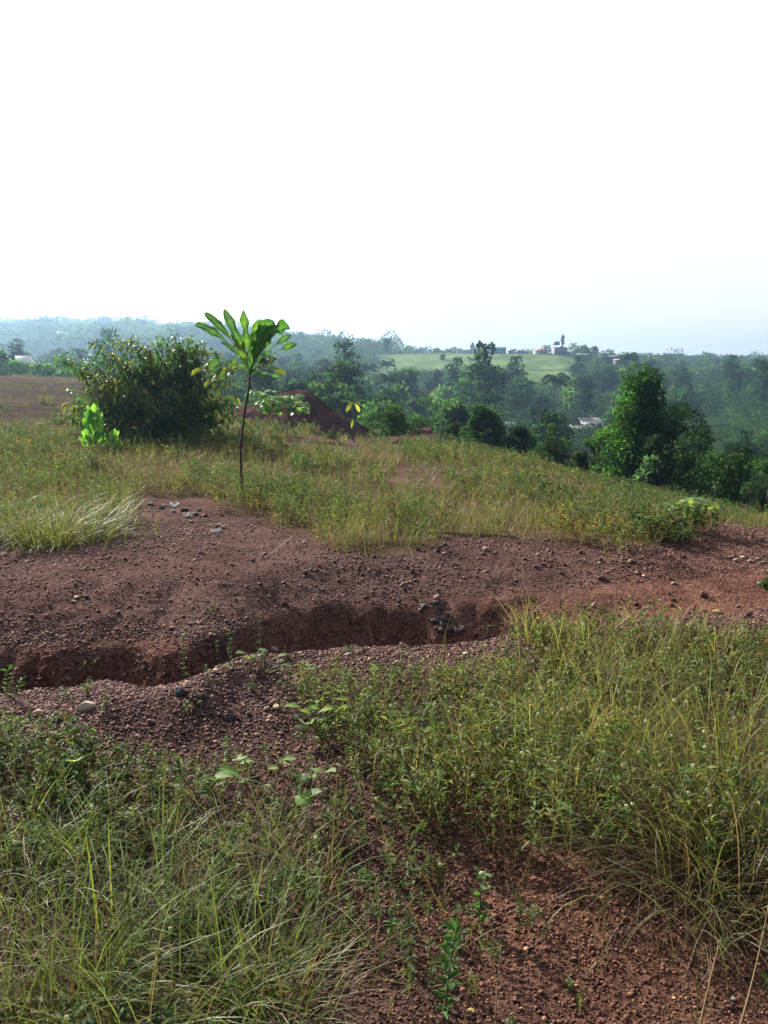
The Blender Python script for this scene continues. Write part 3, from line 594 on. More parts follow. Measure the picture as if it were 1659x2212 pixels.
PG = [(.16, .27, .06), (.13, .24, .05), (.20, .29, .09)]
YG = (.30, .38, .03); DK = (.05, .13, .05)
broad_seedling('seedling with cupped pale green leaves on the gully lip', [(520, 1411), (536, 1422), (548, 1419), (568, 1405), (565, 1415), (609, 1417), (491, 1440), (618, 1438), (662, 1438), (668, 1456)], (572, 1452), .075, PG, 31)
broad_seedling('yellow-green broad-leaved seedling at the left edge of the grass mass', [(690, 1515, YG), (738, 1512, YG), (632, 1527), (660, 1538, YG), (705, 1535, YG), (640, 1550, DK), (668, 1562), (712, 1557, DK), (735, 1553), (652, 1572, DK), (700, 1572), (735, 1566, DK), (680, 1530)], (692, 1600), .085, [(.17, .30, .04)], 32)
broad_seedling('seedling with leaves painted sunlit cream-green lying over the gravel', [(610, 1648, (.45, .50, .30)), (625, 1640), (590, 1660, (.4, .46, .25)), (520, 1640, (.42, .48, .25)), (532, 1648)], (600, 1672), .10, PG, 33)  # cream tints here and below paint sunlit gloss into the leaves
broad_seedling('low seedling with pale flat leaves just right of the gravel tongue', [(655, 1682, (.38, .44, .25)), (672, 1680), (680, 1665), (712, 1668, (.4, .45, .25)), (640, 1690)], (670, 1705), .08, PG, 34)
broad_seedling('seedling with one long pale leaf at the dark hollow', [(672, 1720, (.30, .38, .2)), (655, 1728), (575, 1742, (.4, .42, .25)), (480, 1680), (500, 1672)], (640, 1752), .11, PG, 35)
broad_seedling('lone cream leaf with a lime underside among the left herbs', [(163, 1645, (.55, .58, .33)), (150, 1662, (.20, .34, .04))], (158, 1700), .12, PG, 36)
broad_seedling('small group of flat round leaves where the gravel meets the left herbs', [(440, 1690), (462, 1684), (478, 1695), (380, 1698, (.5, .52, .35)), (520, 1690)], (455, 1715), .06, PG, 37)

def spire(label, base, top, n=18, ll=.045, seed=1, name='tall_herb', flower=True, dd=0.):
    b = gd(*base); tp = at(top[0], top[1], b[1]+dd)-b; o = empty(name, b); tag(o, label, 'herb'); rr = np.random.default_rng(seed)
    m = M(); cv = bez((0, 0, -.02), tp*np.array([.3, .3, .5]), tp, 9); tube(m, cv, np.linspace(.0035, .0018, 9), (.12, .11, .05), 5); m.build('stem', DRY, o)
    t = np.linspace(1.2, 8, n); i = np.minimum(t.astype(int), 7); f = (t-i)[:, None]; p = cv[i]*(1-f)+cv[i+1]*f
    P = np.repeat(p, 3, 0); a = rr.uniform(0, 6.28, len(P)); el = rr.normal(.55, .2, len(P)); d = np.stack([np.cos(a)*np.cos(el), np.sin(a)*np.cos(el), np.sin(el)], 1)
    fm = M(); leaves(fm, P, d, ll*rr.uniform(.6, 1.1, len(P)), ll*.26, jit([.07, .15, .04], len(P))); fm.build('foliage', HERB, o)
    if flower:
        q = M(); V, T = ico(1); q.add(V*np.array([.009, .009, .007])+tp+np.array([0, 0, .004]), None, T, (.55, .56, .42)); q.build('flower_head', HERB, o)
    return o
spire('upright herb with a white button flower standing alone on the shaded gravel', (1035, 1995), (1041, 1890), 9, .05, 41)
spire('leafy herb leaning right with no flower in the centre foreground', (958, 2200), (985, 2010), 24, .045, 42, flower=False)
spire('spindly herb rising from the gully floor beside grey stones', (398, 1468), (396, 1372), 9, .035, 43, dd=.0)
spire('thin herb growing in the gully behind the cupped-leaf seedling', (497, 1440), (494, 1362), 8, .03, 44, flower=False)
spire('thin herb on the gully lip above the cupped-leaf seedling', (564, 1428), (558, 1328), 7, .03, 45, flower=False)
spire('short herb in the gully between two taller ones', (472, 1440), (467, 1388), 6, .03, 46, flower=False)
spire('short herb at the gully edge above the black stones', (450, 1480), (447, 1440), 6, .03, 47, flower=False)
spire('small herb in the gully at the right of the dark rubble heap', (1052, 1375), (1054, 1355), 4, .03, 48, flower=False)
spire('herb leaning over the dark end of the gully by the left frame edge', (14, 1505), (18, 1440), 7, .045, 49, flower=False)
spire('second herb beside the leaning one over the dark gully end', (34, 1503), (46, 1470), 5, .04, 50, flower=False)
spire('short flowering herb left of the solitary button-flowered one', (945, 1905), (950, 1872), 6, .04, 51)

def stalk(label, base, top, bend=0., rad=.0022, seed=1, col=(.27, .20, .12), dd=0., plume=True, name='dry_stalk'):
    b = gd(*base); tp = at(top[0], top[1], b[1]+dd)-b; rr = np.random.default_rng(seed); m = M()
    cv = bez((0, 0, -.02), tp*.5+np.array([bend, 0, .04*abs(bend)]), tp, 12); tube(m, cv, np.linspace(rad, rad*.45, 12), col, 4)
    if plume:
        n = 14; i = rr.integers(7, 12, n); d = nrm(nrm(tp)[None]*1.5+rr.normal(0, .5, (n, 3))); specks(m, cv[i], d, .018, .004, jit(col, n))
    o = m.build(name, DRY, None, b); tag(o, label, 'grass stalk'); return o
stalk('straight dry stalk rising from the right grass edge against the red bank', (1332, 1330), (1328, 1195), .01, .003, 1)
stalk('leaning dry stalk against the shaded gully wall in mid picture', (805, 1395), (775, 1265), .02, .0022, 2)
stalk('dark thin stalk right of the rubble heap with a hooked tip', (1105, 1400), (1092, 1318), -.02, .0022, 3, (.2, .17, .15))
stalk('short thin stalk before the rubble heap in the gully', (1050, 1400), (1043, 1350), .0, .002, 4, (.2, .17, .15))
stalk('pale broken stalk lying on the bank below the meadow edge', (580, 1196), (642, 1150), .02, .004, 5, (.30, .24, .17), plume=False)
stalk('thin golden stalk standing on the gravel at lower right centre', (1410, 2085), (1396, 1945), .015, .002, 6, (.26, .17, .08))
stalk('long straight golden stalk in the shade beneath the right grass', (1488, 2060), (1484, 1862), -.01, .0022, 7, (.24, .16, .08))
stalk('tall golden grass stalk slanting in from the lower right corner', (1560, 2330), (1662, 1945), .02, .003, 8, (.28, .20, .10), dd=.15)
stalk('short slanting golden stalk left of the tall corner stalk', (1500, 2260), (1552, 2042), .0, .003, 9, (.28, .19, .09), dd=.1)
stalk('faint straw stalk in the bottom centre foreground', (1062, 2290), (1082, 2040), .0, .002, 10, (.25, .18, .11), dd=.1)
stalk('dry arching stalk reaching out of the left herbs over the gravel', (860, 2020), (640, 2110), .0, .002, 11, (.36, .31, .2), plume=False)
stalk('white arched straw in the middle of the left grass', (310, 1860), (445, 1765), -.06, .0026, 12, (.42, .37, .28), plume=False)
stalk('pale straw lying across the left grass near the frame edge', (0, 1905), (210, 1920), .0, .003, 13, (.38, .34, .24), dd=.1, plume=False)
stalk('arching pale blade at the right grass clump pointing down', (1410, 1975), (1310, 1855), .12, .003, 14, (.42, .38, .27), plume=False)
stalk('pale bent blade hanging over the shadow of the right grass', (1440, 1945), (1420, 1790), -.03, .003, 15, (.40, .36, .24), plume=False)
stalk('straw hanging beside the pale bent blade', (1462, 1935), (1448, 1800), -.02, .0025, 16, (.36, .33, .2), plume=False)
stalk('slim grass stalk with a seed head rising from the left herbs over gravel', (232, 1760), (215, 1790-180), -.0, .002, 17, (.24, .26, .08))
def bladeleaf(label, base, top, bend, w, col, dd=0.):
    b = gd(*base); tp = at(top[0], top[1], b[1]+dd)-b; m = M(); cv = bez((0, 0, -.02), tp*.5+np.array(bend), tp, 12); t = np.linspace(0, 1, 12)
    s = np.array([1., .2, 0]) if abs(tp[2]) > .1 else np.array([0, 1., .3]); ww = w*.5*(1-t**2*.9)
    V = np.stack([cv-s*ww[:, None], cv-np.array([0, .3*w, 0]), cv+s*ww[:, None]], 1); i = np.arange(11)[:, None]*3; j = np.arange(2)[None]
    m.add(V.reshape(-1, 3), np.stack([i+j, i+j+1, i+4+j, i+3+j], -1), None, col); o = m.build('long_grass', GRASS, None, b, smooth=True); tag(o, label, 'grass blade')
YB = (.22, .32, .04)
bladeleaf('long yellow-green blade standing upright in the left grass, the left of a pair', (215, 2030), (185, 1800), (0, 0, .02), .007, YB)
bladeleaf('yellow-green blade standing right of its twin in the left grass, orange at mid height', (243, 2010), (233, 1760), (0, 0, 0), .006, (.26, .30, .04))
bladeleaf('bright blade leaning left at the left frame edge', (0, 1850), (50, 1770), (.0, 0, .02), .010, (.24, .38, .04))
bladeleaf('long blade running up to the cream leaf from lower left', (58, 1800), (150, 1655), (-.02, 0, .03), .005, YB)
bladeleaf('yellow blade lying out over the gravel from the left grass', (585, 2090), (790, 2005), (.0, 0, .06), .006, (.28, .30, .05), .05)
bladeleaf('slender upright blade at the right edge of the left grass', (545, 1985), (572, 1830), (0, 0, 0), .005, YB)
bladeleaf('long blade leaning right in the right side of the left grass', (400, 2170), (620, 1920), (.03, 0, .05), .006, (.20, .26, .06))
bladeleaf('broad green blade along the right frame edge', (1655, 1840), (1657, 1600), (.02, 0, 0), .008, (.17, .24, .04))

# grass tussocks that stand apart
def tussock(label, base, n, L, w, lean, droop, dry, seed, rad=.06, name='grass_tussock', greens=((.11, .14, .035), (.16, .20, .05))):
    global R
    keep = R; R = np.random.default_rng(seed); b = gd(*base); m = M()
    P = np.concatenate([R.normal(0, rad, (n, 2)), np.zeros((n, 1))], 1); P[:, 2] = H(P[:, 0]+b[0], P[:, 1]+b[1])-b[2]-.02
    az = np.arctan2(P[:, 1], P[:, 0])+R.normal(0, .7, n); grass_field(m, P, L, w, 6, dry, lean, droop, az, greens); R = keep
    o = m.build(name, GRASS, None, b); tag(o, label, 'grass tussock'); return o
tussock('big arching tussock of yellow-green grass at the left meadow edge', (120, 1175), 700, .60, .0065, .5, 1.2, .18, 61, .20)
tussock('tussock hanging over the bare bank right of the biggest one', (200, 1165), 420, .50, .006, .5, 1.3, .2, 62, .14)
tussock('tall upright grass tuft at the corner of the bare wedge', (243, 1130), 210, .50, .006, .25, .6, .35, 63, .08)
tussock('tussock cut by the left frame edge at the meadow front', (10, 1165), 520, .55, .0065, .5, 1.1, .3, 64, .2)
tussock('long spreading tussock in the lower left corner of the foreground', (110, 2190), 260, .46, .0046, .65, 1.0, .15, 65, .10)
tussock('fountain-like tussock at the bottom of the left grass', (560, 2190), 260, .36, .0042, .55, .9, .2, 66, .08)
tussock('thin tussock between the corner tussock and the fountain-like one', (330, 2215), 200, .46, .0044, .6, 1.0, .18, 67, .10)
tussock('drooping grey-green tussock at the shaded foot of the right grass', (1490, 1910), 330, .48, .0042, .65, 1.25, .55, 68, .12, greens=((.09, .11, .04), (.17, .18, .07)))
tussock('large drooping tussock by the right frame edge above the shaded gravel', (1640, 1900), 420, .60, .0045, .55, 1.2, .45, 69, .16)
tussock('yellow tussock in the sunlit middle of the right grass', (1560, 1700), 420, .55, .0042, .35, .9, .35, 70, .14, greens=((.16, .19, .035), (.26, .27, .06)))
tussock('sunlit yellow tussock nearer the centre of the right grass', (1330, 1640), 300, .42, .004, .4, .9, .4, 71, .12, greens=((.16, .19, .035), (.26, .27, .06)))
tussock('small green tuft alone on the shaded gravel', (1540, 2060), 22, .10, .003, .5, .4, .1, 72, .012)
tussock('tuft of grass at the mid left of the red track far side', (98, 872), 90, .55, .02, .2, .5, .2, 73, .12)

# ------------------------------------------------------------------ single stones and bits of debris
from collections import OrderedDict
def stone(label, dx, dy, wpx, col, seed, squash=.6, name='stone', cat='stone', lift=.15):
    b = gd(dx, dy); s = wpx*K/F*b[1]*.5; rr = np.random.default_rng(seed); V, T = ico(2); v = V.copy()
    for k in range(14):
        a = nrm(rr.normal(size=3)); c = rr.uniform(.42, .8); e = v@a; v = v-np.outer(np.maximum(e-c, 0), a)
    v = v*(1+.06*vnoise(V[:, 0]*3+seed, V[:, 1]*3+V[:, 2]*2, 5)[:, None])*rr.uniform(.85, 1.15, 3); v = v/np.abs(v[:, 0]).max()
    m = M(); m.add(v*np.array([s, s*rr.uniform(.7, 1), s*squash]), None, T, col); o = m.build(name, STONE, None, b+np.array([0, 0, s*squash*(.55+lift)])); o.rotation_euler = (rr.normal(0, .15), rr.normal(0, .15), rr.uniform(-.5, .5))
    tag(o, label, cat); return o
ST = [('pale stone half lit on the left gravel bank', 168, 1293, 15, (.42, .33, .26)), ('dark lump added as the shadow beside the pale stone on the left gravel bank', 186, 1292, 16, (.06, .05, .05)),  # the dark lump stands in for the pale stone's shadow
 ('white pebble on the upper bank below the meadow edge', 1161, 1199, 9, (.62, .55, .45)), ('dull brown stone beside the yellow one on the right bank', 1594, 1313, 15, (.13, .08, .06)),
 ('flat yellow stone on the right bank above the grass', 1548, 1326, 32, (.50, .36, .13)), ('flat tan stone on the sunny near rim of the gully', 873, 1397, 22, (.36, .23, .13)),
 ('rounded brown stone at the gully rim right of the cupped-leaf seedling', 774, 1414, 24, (.24, .12, .08)), ('whitish stone lying left of the rounded brown rim stone', 752, 1417, 17, (.45, .36, .33)),
 ('orange-cream stone at the edge of the right grass', 1105, 1456, 15, (.50, .30, .14)), ('pale flat stone on the sunny soil left of the right grass', 1006, 1415, 20, (.42, .33, .26)),
 ('flat light stone in the sunny soil under the tan rim stone', 853, 1436, 22, (.38, .25, .17)), ('cream stone partly hidden by the left herbs', 120, 1560, 40, (.52, .47, .36)),
 ('white rounded stone next to the cream one in the left herbs', 140, 1571, 22, (.58, .54, .45)), ('big tan stone half buried in the near left gravel', 186, 1537, 46, (.38, .30, .22)),
 ('orange stone left of the big tan one in the near gravel', 85, 1545, 30, (.36, .22, .13)), ('black angular stone at the gully lip', 392, 1502, 32, (.05, .045, .045)),
 ('dark grey stone just right of the black angular one', 436, 1512, 30, (.09, .065, .06)), ('dark stone low in the near gravel by the herbs', 493, 1555, 26, (.07, .05, .05)),
 ('dark upright stone below the cupped-leaf seedling', 606, 1435, 20, (.06, .05, .05)), ('blackish lump left of the dark upright stone', 578, 1443, 24, (.055, .05, .052)),
 ('arched pinkish stone behind the cupped-leaf seedling', 592, 1411, 26, (.25, .15, .12)), ('cream stone alone in the gravel beside the yellow-green seedling', 697-100, 1532, 20, (.52, .38, .24)),
 ('flat cream stone under the long pale leaf', 700, 1638-20, 28, (.48, .40, .24)), ('peach pebble in the shaded lower gravel', 945, 2085, 15, (.50, .28, .15)),
 ('yellowish pebble at the bottom middle of the picture', 1018, 2190, 18, (.48, .36, .16)), ('red-orange pebble above the yellowish bottom pebble', 960, 2062, 20, (.42, .17, .08)),
 ('orange pebble on the dark gravel right of centre', 1456, 2160, 12, (.42, .26, .12)), ('grey round pebble by the tall corner stalk', 1585, 2162, 16, (.22, .22, .22)),
 ('brown stone on the near right bank where the red soil ends', 1560-40, 1288, 18, (.17, .09, .07)), ('pale stone at the top right of the bank', 1640, 1262, 8, (.5, .42, .35)),
 ('cream pebble on the bank below the small dark weed', 1375, 1240, 12, (.48, .34, .2)), ('light pebble on the bank near mid right', 1455, 1262, 12, (.42, .32, .24)),
 ('dark stone below the meadow edge at mid picture', 945, 1194, 16, (.055, .045, .045)), ('bright pebble in the middle of the upper bank', 1078, 1240, 7, (.55, .46, .38)),
 ('grey stone in the middle of the left upper bank', 548, 1215, 14, (.06, .05, .05)), ('white pebble left of the grey stone on the upper bank', 120, 1222, 8, (.55, .48, .42)),
 ('brown lump on the upper bank under the meadow grass', 660, 1240, 18, (.10, .055, .045))]
for k, (lb, dx, dy, wp, c) in enumerate(ST): stone(lb, dx, dy, wp, c, 200+k, .45 if 'flat' in lb else .62)
RG = [gd(1620+k*17, 1200+(k*37 % 14)) for k in range(-3, 4)]
for k in range(6):
    o = stone('pale stone in the short row on the bank beneath the right bare slope', 1575+k*15, 1205+(k*7 % 12), 9+(k*5 % 6), (.50, .42, .30), 260+k); o['group'] = 'row of pale stones at the right end of the bank'
# rubble heap in the gully
rq = np.random.default_rng(55)
for k in range(34):
    t = rq.random(); dx = 918+t*75+rq.normal(0, 12); dy = 1306+t*66+rq.normal(0, 9)
    o = stone('blackened stone in the rubble heap against the gully wall', dx, dy, rq.uniform(7, 19), (.075, .066, .064), 300+k, .55, lift=-.15); o['group'] = 'blackened stones of the rubble heap'
for lb, dx, dy, wp, c in (('large grey stone at the right foot of the blackened rubble heap', 988, 1366, 17, (.27, .25, .23)), ('brown stone at the left foot of the blackened rubble heap', 952, 1364, 17, (.20, .14, .11)),
    ('small white stone on top of the blackened rubble heap', 966, 1326, 10, (.55, .52, .5)), ('bright yellow bit left of the blackened rubble heap', 911, 1307, 10, (.62, .52, .16)), ('pale chip beside the large grey stone of the rubble heap', 999, 1358, 7, (.5, .45, .42)), ('grey stone in the gully right of the rubble heap', 1045, 1392, 14, (.16, .15, .15))):
    stone(lb, dx, dy, wp, c, 330+wp+dx)
twigs('dry_twigs', 'dark dry twigs poking out of the blackened rubble heap', gd(965, 1365), 12, .22, 'twigs', .003, 9, 1.2, (.10, .08, .07))
# burnt patch with pale scraps, at the foot of the meadow
def scrap(label, dx, dy, wpx, col, seed, name='scrap', cat='litter', stand=.5):
    b = gd(dx, dy); s = wpx*K/F*b[1]; rr = np.random.default_rng(seed); n = 7; V = []
    for j in range(n):
        for i in range(n): V.append((s*(i/(n-1)-.5)+rr.normal(0, .04*s), s*.6*(j/(n-1)-.5)+rr.normal(0, .04*s), s*stand*.5*(1+math.sin(i*1.3+seed)*.6+math.cos(j*1.1+seed)*.6)+.004))
    i = np.arange(n-1)[:, None]*n; j = np.arange(n-1)[None]; m = M(); m.add(V, np.stack([i+j, i+j+1, i+n+j+1, i+n+j], -1), None, col)
    o = m.build(name, DRY, None, b); mod = o.modifiers.new('thickness', 'SOLIDIFY'); mod.thickness = .003; tag(o, label, cat)
for k, (lb, dx, dy, w, c) in enumerate([('white crumpled scrap on the dark burnt patch, upper one', 378, 1098, 22, (.7, .68, .65)), ('white crumpled scrap lying lower right of the burnt patch', 406, 1117, 18, (.72, .7, .68)), ('small white scrap at the top of the burnt patch', 381, 1088, 8, (.7, .68, .62)), ('tiny pale chip left of the burnt patch', 355, 1094, 10, (.55, .5, .48)), ('pinkish curled strip of bark on the bare wedge', 476, 1143, 24, (.5, .36, .3)), ('yellowish chip left of the curled bark strip', 452, 1139, 12, (.5, .38, .2))]): scrap(lb, dx, dy, w, c, k+1)
for k, (dx, dy, w) in enumerate([(300, 1095, 26), (325, 1092, 30), (350, 1100, 26), (375, 1107, 26), (400, 1104, 30), (420, 1112, 24), (440, 1116, 26), (340, 1106, 18), (430, 1104, 22)]):
    o = stone('charred black clod on the burnt patch beside the meadow', dx, dy, w*.62, (.05, .045, .045), 400+k, .42, 'charred_clod', 'clod'); o['group'] = 'charred clods of the burnt patch'
stone('dark flat slab below the curled bark strip', 472, 1152, 38, (.05, .05, .055), 420, .35)
scrap('white scrap standing beside the far red track at the left', 110, 838, 9, (.75, .75, .75), 30, stand=1.2)

# ------------------------------------------------------------------ trees: prototypes, then single trees
def crown_pts(rr, rx, ry, z0, z1, ncl, per, cr, shape=1.0):
    P, Dn, Sh = [], [], []
    for k in range(ncl):
        t = (k+.5)/ncl; a = k*2.39996+rr.normal(0, .4); t = t**(1.12 if shape < 0 else 1); z = z0+(z1-z0)*t
        wd = 1.0*(1-.66*t) if shape < 0 else math.sin(math.pi*min(1, max(.04, .12+.80*t**shape)))**.7; r = math.sqrt(rr.random())*.85*wd
        c = np.array([math.cos(a)*r*rx, math.sin(a)*r*ry, z+rr.normal(0, .08*(z1-z0))]); q = cr*rr.uniform(.7, 1.25)*(.55+.45*wd)
        d = nrm(rr.normal(size=(per, 3))+np.array([0, 0, .25])); P.append(c+d*q*rr.uniform(.65, 1.08, (per, 1))*np.array([1, 1, .8])); Dn.append(nrm(d+.9*rr.normal(size=(per, 3))+np.array([0, 0, -.25]))); Sh.append(np.full(per, rr.uniform(.35, 1.8)))  # random clump tones stand in for sunlit tops and shaded parts
    return np.concatenate(P), np.concatenate(Dn), np.concatenate(Sh)
def crown_mesh(name, seed, rx, ry, z0, z1, ncl, per, cr, leaf, col, shape=1.0, near=False):
    rr = np.random.default_rng(seed); P, Dn, Sh = crown_pts(rr, rx, ry, z0, z1, ncl, per, cr, shape); m = M(); n = len(P)
    c = np.array(col)*Sh[:, None]*(1+.22*rr.normal(size=(n, 1)))*(1+.06*rr.normal(size=(n, 3))); L = leaf*rr.uniform(.6, 1.3, n)
    if near: leaves(m, P, Dn, L, L*.42, np.clip(c, .005, .4))
    else: specks(m, P, Dn, L, L*.62, np.clip(c, .005, .4))
    return m.mesh(name, TREEL)
def trunk_mesh(name, seed, h, r, limbs, rx, z0, lean=.0, col=(.11, .09, .075)):
    rr = np.random.default_rng(seed); m = M(); top = np.array([lean*h, rr.normal(0, .03*h), h]); tube(m, bez((0, 0, -1.2), top*np.array([.2, .3, .5]), top, 8), np.linspace(r, r*.3, 8), col, 6)
    for k in range(limbs):
        a = k*2.4+rr.random(); s = z0*rr.uniform(.6, 1.05); p = np.array([lean*s*.8, 0, s]); e = p+np.array([math.cos(a)*rx*.65, math.sin(a)*rx*.65, rr.uniform(.2, .45)*h]); tube(m, bez(p, p*.5+e*.5+np.array([0, 0, -.05*h]), e, 6), np.linspace(r*.45, r*.1, 6), col, 5)
    return m.mesh(name, BARK)
def palm_meshes(seed, h, nf=17, fl=3.2, col=(.05, .085, .035)):
    rr = np.random.default_rng(seed); m = M(); top = np.array([rr.normal(0, .06*h), rr.normal(0, .06*h), h]); tube(m, bez((0, 0, -1), top*np.array([.1, .1, .5]), top, 9), np.linspace(.20, .11, 9), (.15, .13, .11), 7); tk = m.mesh('palm trunk', BARK)
    m = M()
    for k in range(nf):
        a = k*2.39996; up = 1.15-1.5*(k/nf)+rr.normal(0, .1); L = fl*rr.uniform(.8, 1.1); d = np.array([math.cos(a), math.sin(a), 0])
        p1 = top+d*L*.5+np.array([0, 0, up*L*.55]); p2 = top+d*L*.95*math.cos(up*.4)+np.array([0, 0, up*L*.35-.35*L]); cv = bez(top, p1, p2, 15); tube(m, cv, np.linspace(.04, .012, 15), np.array(col)*1.5, 4)
        t = rr.uniform(1.5, 14, 84); i = np.minimum(t.astype(int), 13); f = (t-i)[:, None]; p = cv[i]*(1-f)+cv[i+1]*f; sd = np.cross(d, [0, 0, 1.])*np.where(np.arange(84) % 2, 1, -1)[:, None]
        dd = nrm(sd+.6*d+np.array([0, 0, -.55])+.15*rr.normal(size=(84, 3))); ln = L*.24*np.sin(np.pi*(.1+.85*t/14))+.1; leaves(m, p, dd, ln, .11, jit(col, 84, .25), .3)
    return tk, m.mesh('palm crown', TREEL)
def make_tree(name, label, cat, loc, tk, cr, s=1., rz=0., group=None, sz=None):
    o = empty(name, loc, rz); o.scale = (s, s, sz or s); tag(o, label, cat, group)
    for nm, me in (('trunk', tk), ('crown', cr)):
        c = bpy.data.objects.new(nm, me); COL.objects.link(c); c.parent = o
    return o
TG = [(.030, .068, .025), (.022, .048, .024), (.052, .105, .028), (.030, .056, .028), (.075, .130, .034)]
# the tall tree at the right meadow edge and its neighbours
def edge_tree(name, label, dx, top, y, w, seed, col, z0f=.15, ncl=46, per=210, leaf=.17, shape=1.0, cat='tree', near=True, sink=0, crf=.17):
    b = on(dx, y); b[2] -= sink; h = at(dx, top, y)[2]-b[2]; rx = w*K/F*y*.5
    tk = trunk_mesh(name+' trunk', seed, h*.85, .09+h*.012, 7, rx, h*.35); crn = crown_mesh(name+' crown', seed, rx, rx*.9, h*z0f, h*.88, ncl, per, rx*.42 if crf is None else max(rx*.36, h*crf*.55), leaf, np.array(col)*1.08, shape, near)
    return make_tree(name, label, cat, b, tk, crn)
edge_tree('broadleaf_tree', 'tallest dense green tree, cone-shaped, at the right end of the meadow', 1388, 806, 36, 170, 501, (.050, .120, .024), .0, 120, 260, .18, -1, crf=.22)
edge_tree('broadleaf_tree', 'lower rounded tree leaning on the right flank of the tallest cone-shaped one', 1462, 872, 35, 165, 502, (.034, .074, .022), .02, 44, 230, .15, .8)
edge_tree('broadleaf_tree', 'bright broad tree filling the left foot of the tallest cone-shaped one', 1338, 885, 37, 110, 503, (.045, .095, .022), .0, 34, 200, .15, .8)
edge_tree('shrub', 'grey-green big-leaved shrub in front of the tallest tree', 1432, 965, 31, 90, 504, (.050, .090, .048), .0, 26, 120, .26, .8, 'shrub')
edge_tree('shrub', 'dark rounded shrub at the lower right of the meadow edge', 1590, 960, 29, 190, 505, (.028, .062, .020), .0, 40, 200, .14, .7, 'shrub')
edge_tree('shrub', 'dark leafy shrub cut by the right frame edge beyond the meadow', 1680, 965, 27, 140, 506, (.026, .055, .020), .0, 30, 200, .13, .7, 'shrub')
edge_tree('shrub', 'mid green shrub right of the big-leaved shrub beyond the meadow', 1515, 915, 33, 130, 507, (.036, .076, .022), .0, 30, 180, .14, .8, 'shrub')
edge_tree('shrub', 'dark bushy tree left of the shed, tallest of the row behind the meadow', 1052, 872, 42, 110, 508, (.030, .064, .020), .05, 40, 220, .18, .7, 'tree')
edge_tree('shrub', 'dense dark rounded bush between the dark bushy tree and the shed', 1130, 915, 41, 78, 509, (.028, .058, .018), .0, 26, 190, .16, .7, 'bush')
edge_tree('shrub', 'pale green bush below the shed roof', 1205, 925, 42, 85, 510, (.044, .088, .026), .0, 24, 160, .16, .8, 'bush')
edge_tree('shrub', 'small dark bush on the meadow edge below the pale green one', 1258, 965, 33, 52, 511, (.034, .050, .016), .0, 18, 150, .13, .8, 'bush')
edge_tree('shrub', 'light green bush nestling left of the tallest tree', 1290, 935, 40, 70, 512, (.046, .092, .024), .0, 22, 150, .15, .8, 'bush')
edge_tree('shrub', 'low green bush at the left foot of the dark bushy tree', 985, 905, 44, 70, 513, (.036, .074, .020), .0, 22, 150, .15, .8, 'bush')
edge_tree('shrub', 'spreading feathery shrub right of the thin yellow-leaved sapling', 850, 884, 32, 105, 514, (.034, .070, .022), .0, 26, 170, .13, 1.0, 'shrub')
edge_tree('shrub', 'feathery green shrub behind the spreading one with arching sprays', 905, 880, 50, 90, 515, (.050, .100, .028), .0, 22, 150, .16, 1.0, 'shrub')
edge_tree('shrub', 'sunlit hedge-like shrub right behind the earth heap', 810, 880, 55, 90, 516, (.055, .115, .028), .0, 22, 150, .18, .9, 'shrub')
edge_tree('tree', 'bright green bush cut by the left frame edge beside the white roof', 5, 762, 104, 60, 517, (.09, .19, .04), .0, 24, 120, .38, .8, 'bush', False)
edge_tree('tree', 'bright green bush right below the white roof at the left', 42, 785, 102, 70, 518, (.08, .18, .04), .0, 24, 120, .36, .8, 'bush', False)
edge_tree('tree', 'sunlit bush right of the white roof beyond the red track', 95, 790, 100, 70, 519, (.095, .19, .045), .0, 24, 120, .36, .8, 'bush', False)
edge_tree('tree', 'low bush at the end of the hedge beyond the red track', 140, 800, 98, 50, 520, (.09, .18, .04), .0, 18, 120, .34, .8, 'bush', False)
edge_tree('tree', 'dark ragged tree standing above the white roof at the left', 42, 730, 160, 26, 521, (.024, .045, .022), .45, 22, 120, .45, .8, 'tree', False)

# wooded valley
PROT = []
for k in range(9):
    h = (8, 9.5, 7, 11, 6.5, 9, 12, 5.5, 8)[k]; rx = (3.6, 3.2, 3.4, 3.0, 3.2, 4.2, 3.2, 3.0, 2.6)[k]
    PROT.append((trunk_mesh('valley trunk', 600+k, h*.8, .2, 5, rx, h*.4, .04), crown_mesh('valley crown', 600+k, rx, rx, h*(.18 if k % 3 else .34), h*.96, 26, 62, rx*.42, .62, TG[k % 5], (.8, 1, .7)[k % 3])))
PALM = [palm_meshes(700+k, (8.5, 10.5, 7, 12)[k]) for k in range(4)]
rr = np.random.default_rng(77); placed = []
def free(x, y, d):
    for a, b_, e in placed:
        if (a-x)**2+(b_-y)**2 < (d+e)**2: return False
    return True
HY = {d0: float(gd((d0+d1)/2, bs)[1]) for d0, d1, bs in ((1513, 1545, 812), (1262, 1310, 932), (1238, 1286, 938), (1093, 1117, 924), (1022, 1032, 828), (1626, 1646, 857), (138, 158, 812), (232, 256, 732), (118, 142, 727))}
HOUSES = [(1285, HY[1262]), (1262, HY[1238]), (1105, HY[1093]), (1530, HY[1513])]
occ = lambda u, y: np.any([(np.abs(u-hx*K) < 20) & (y < hy+8) for hx, hy in HOUSES], axis=0)
nt_, np_ = 0, 0
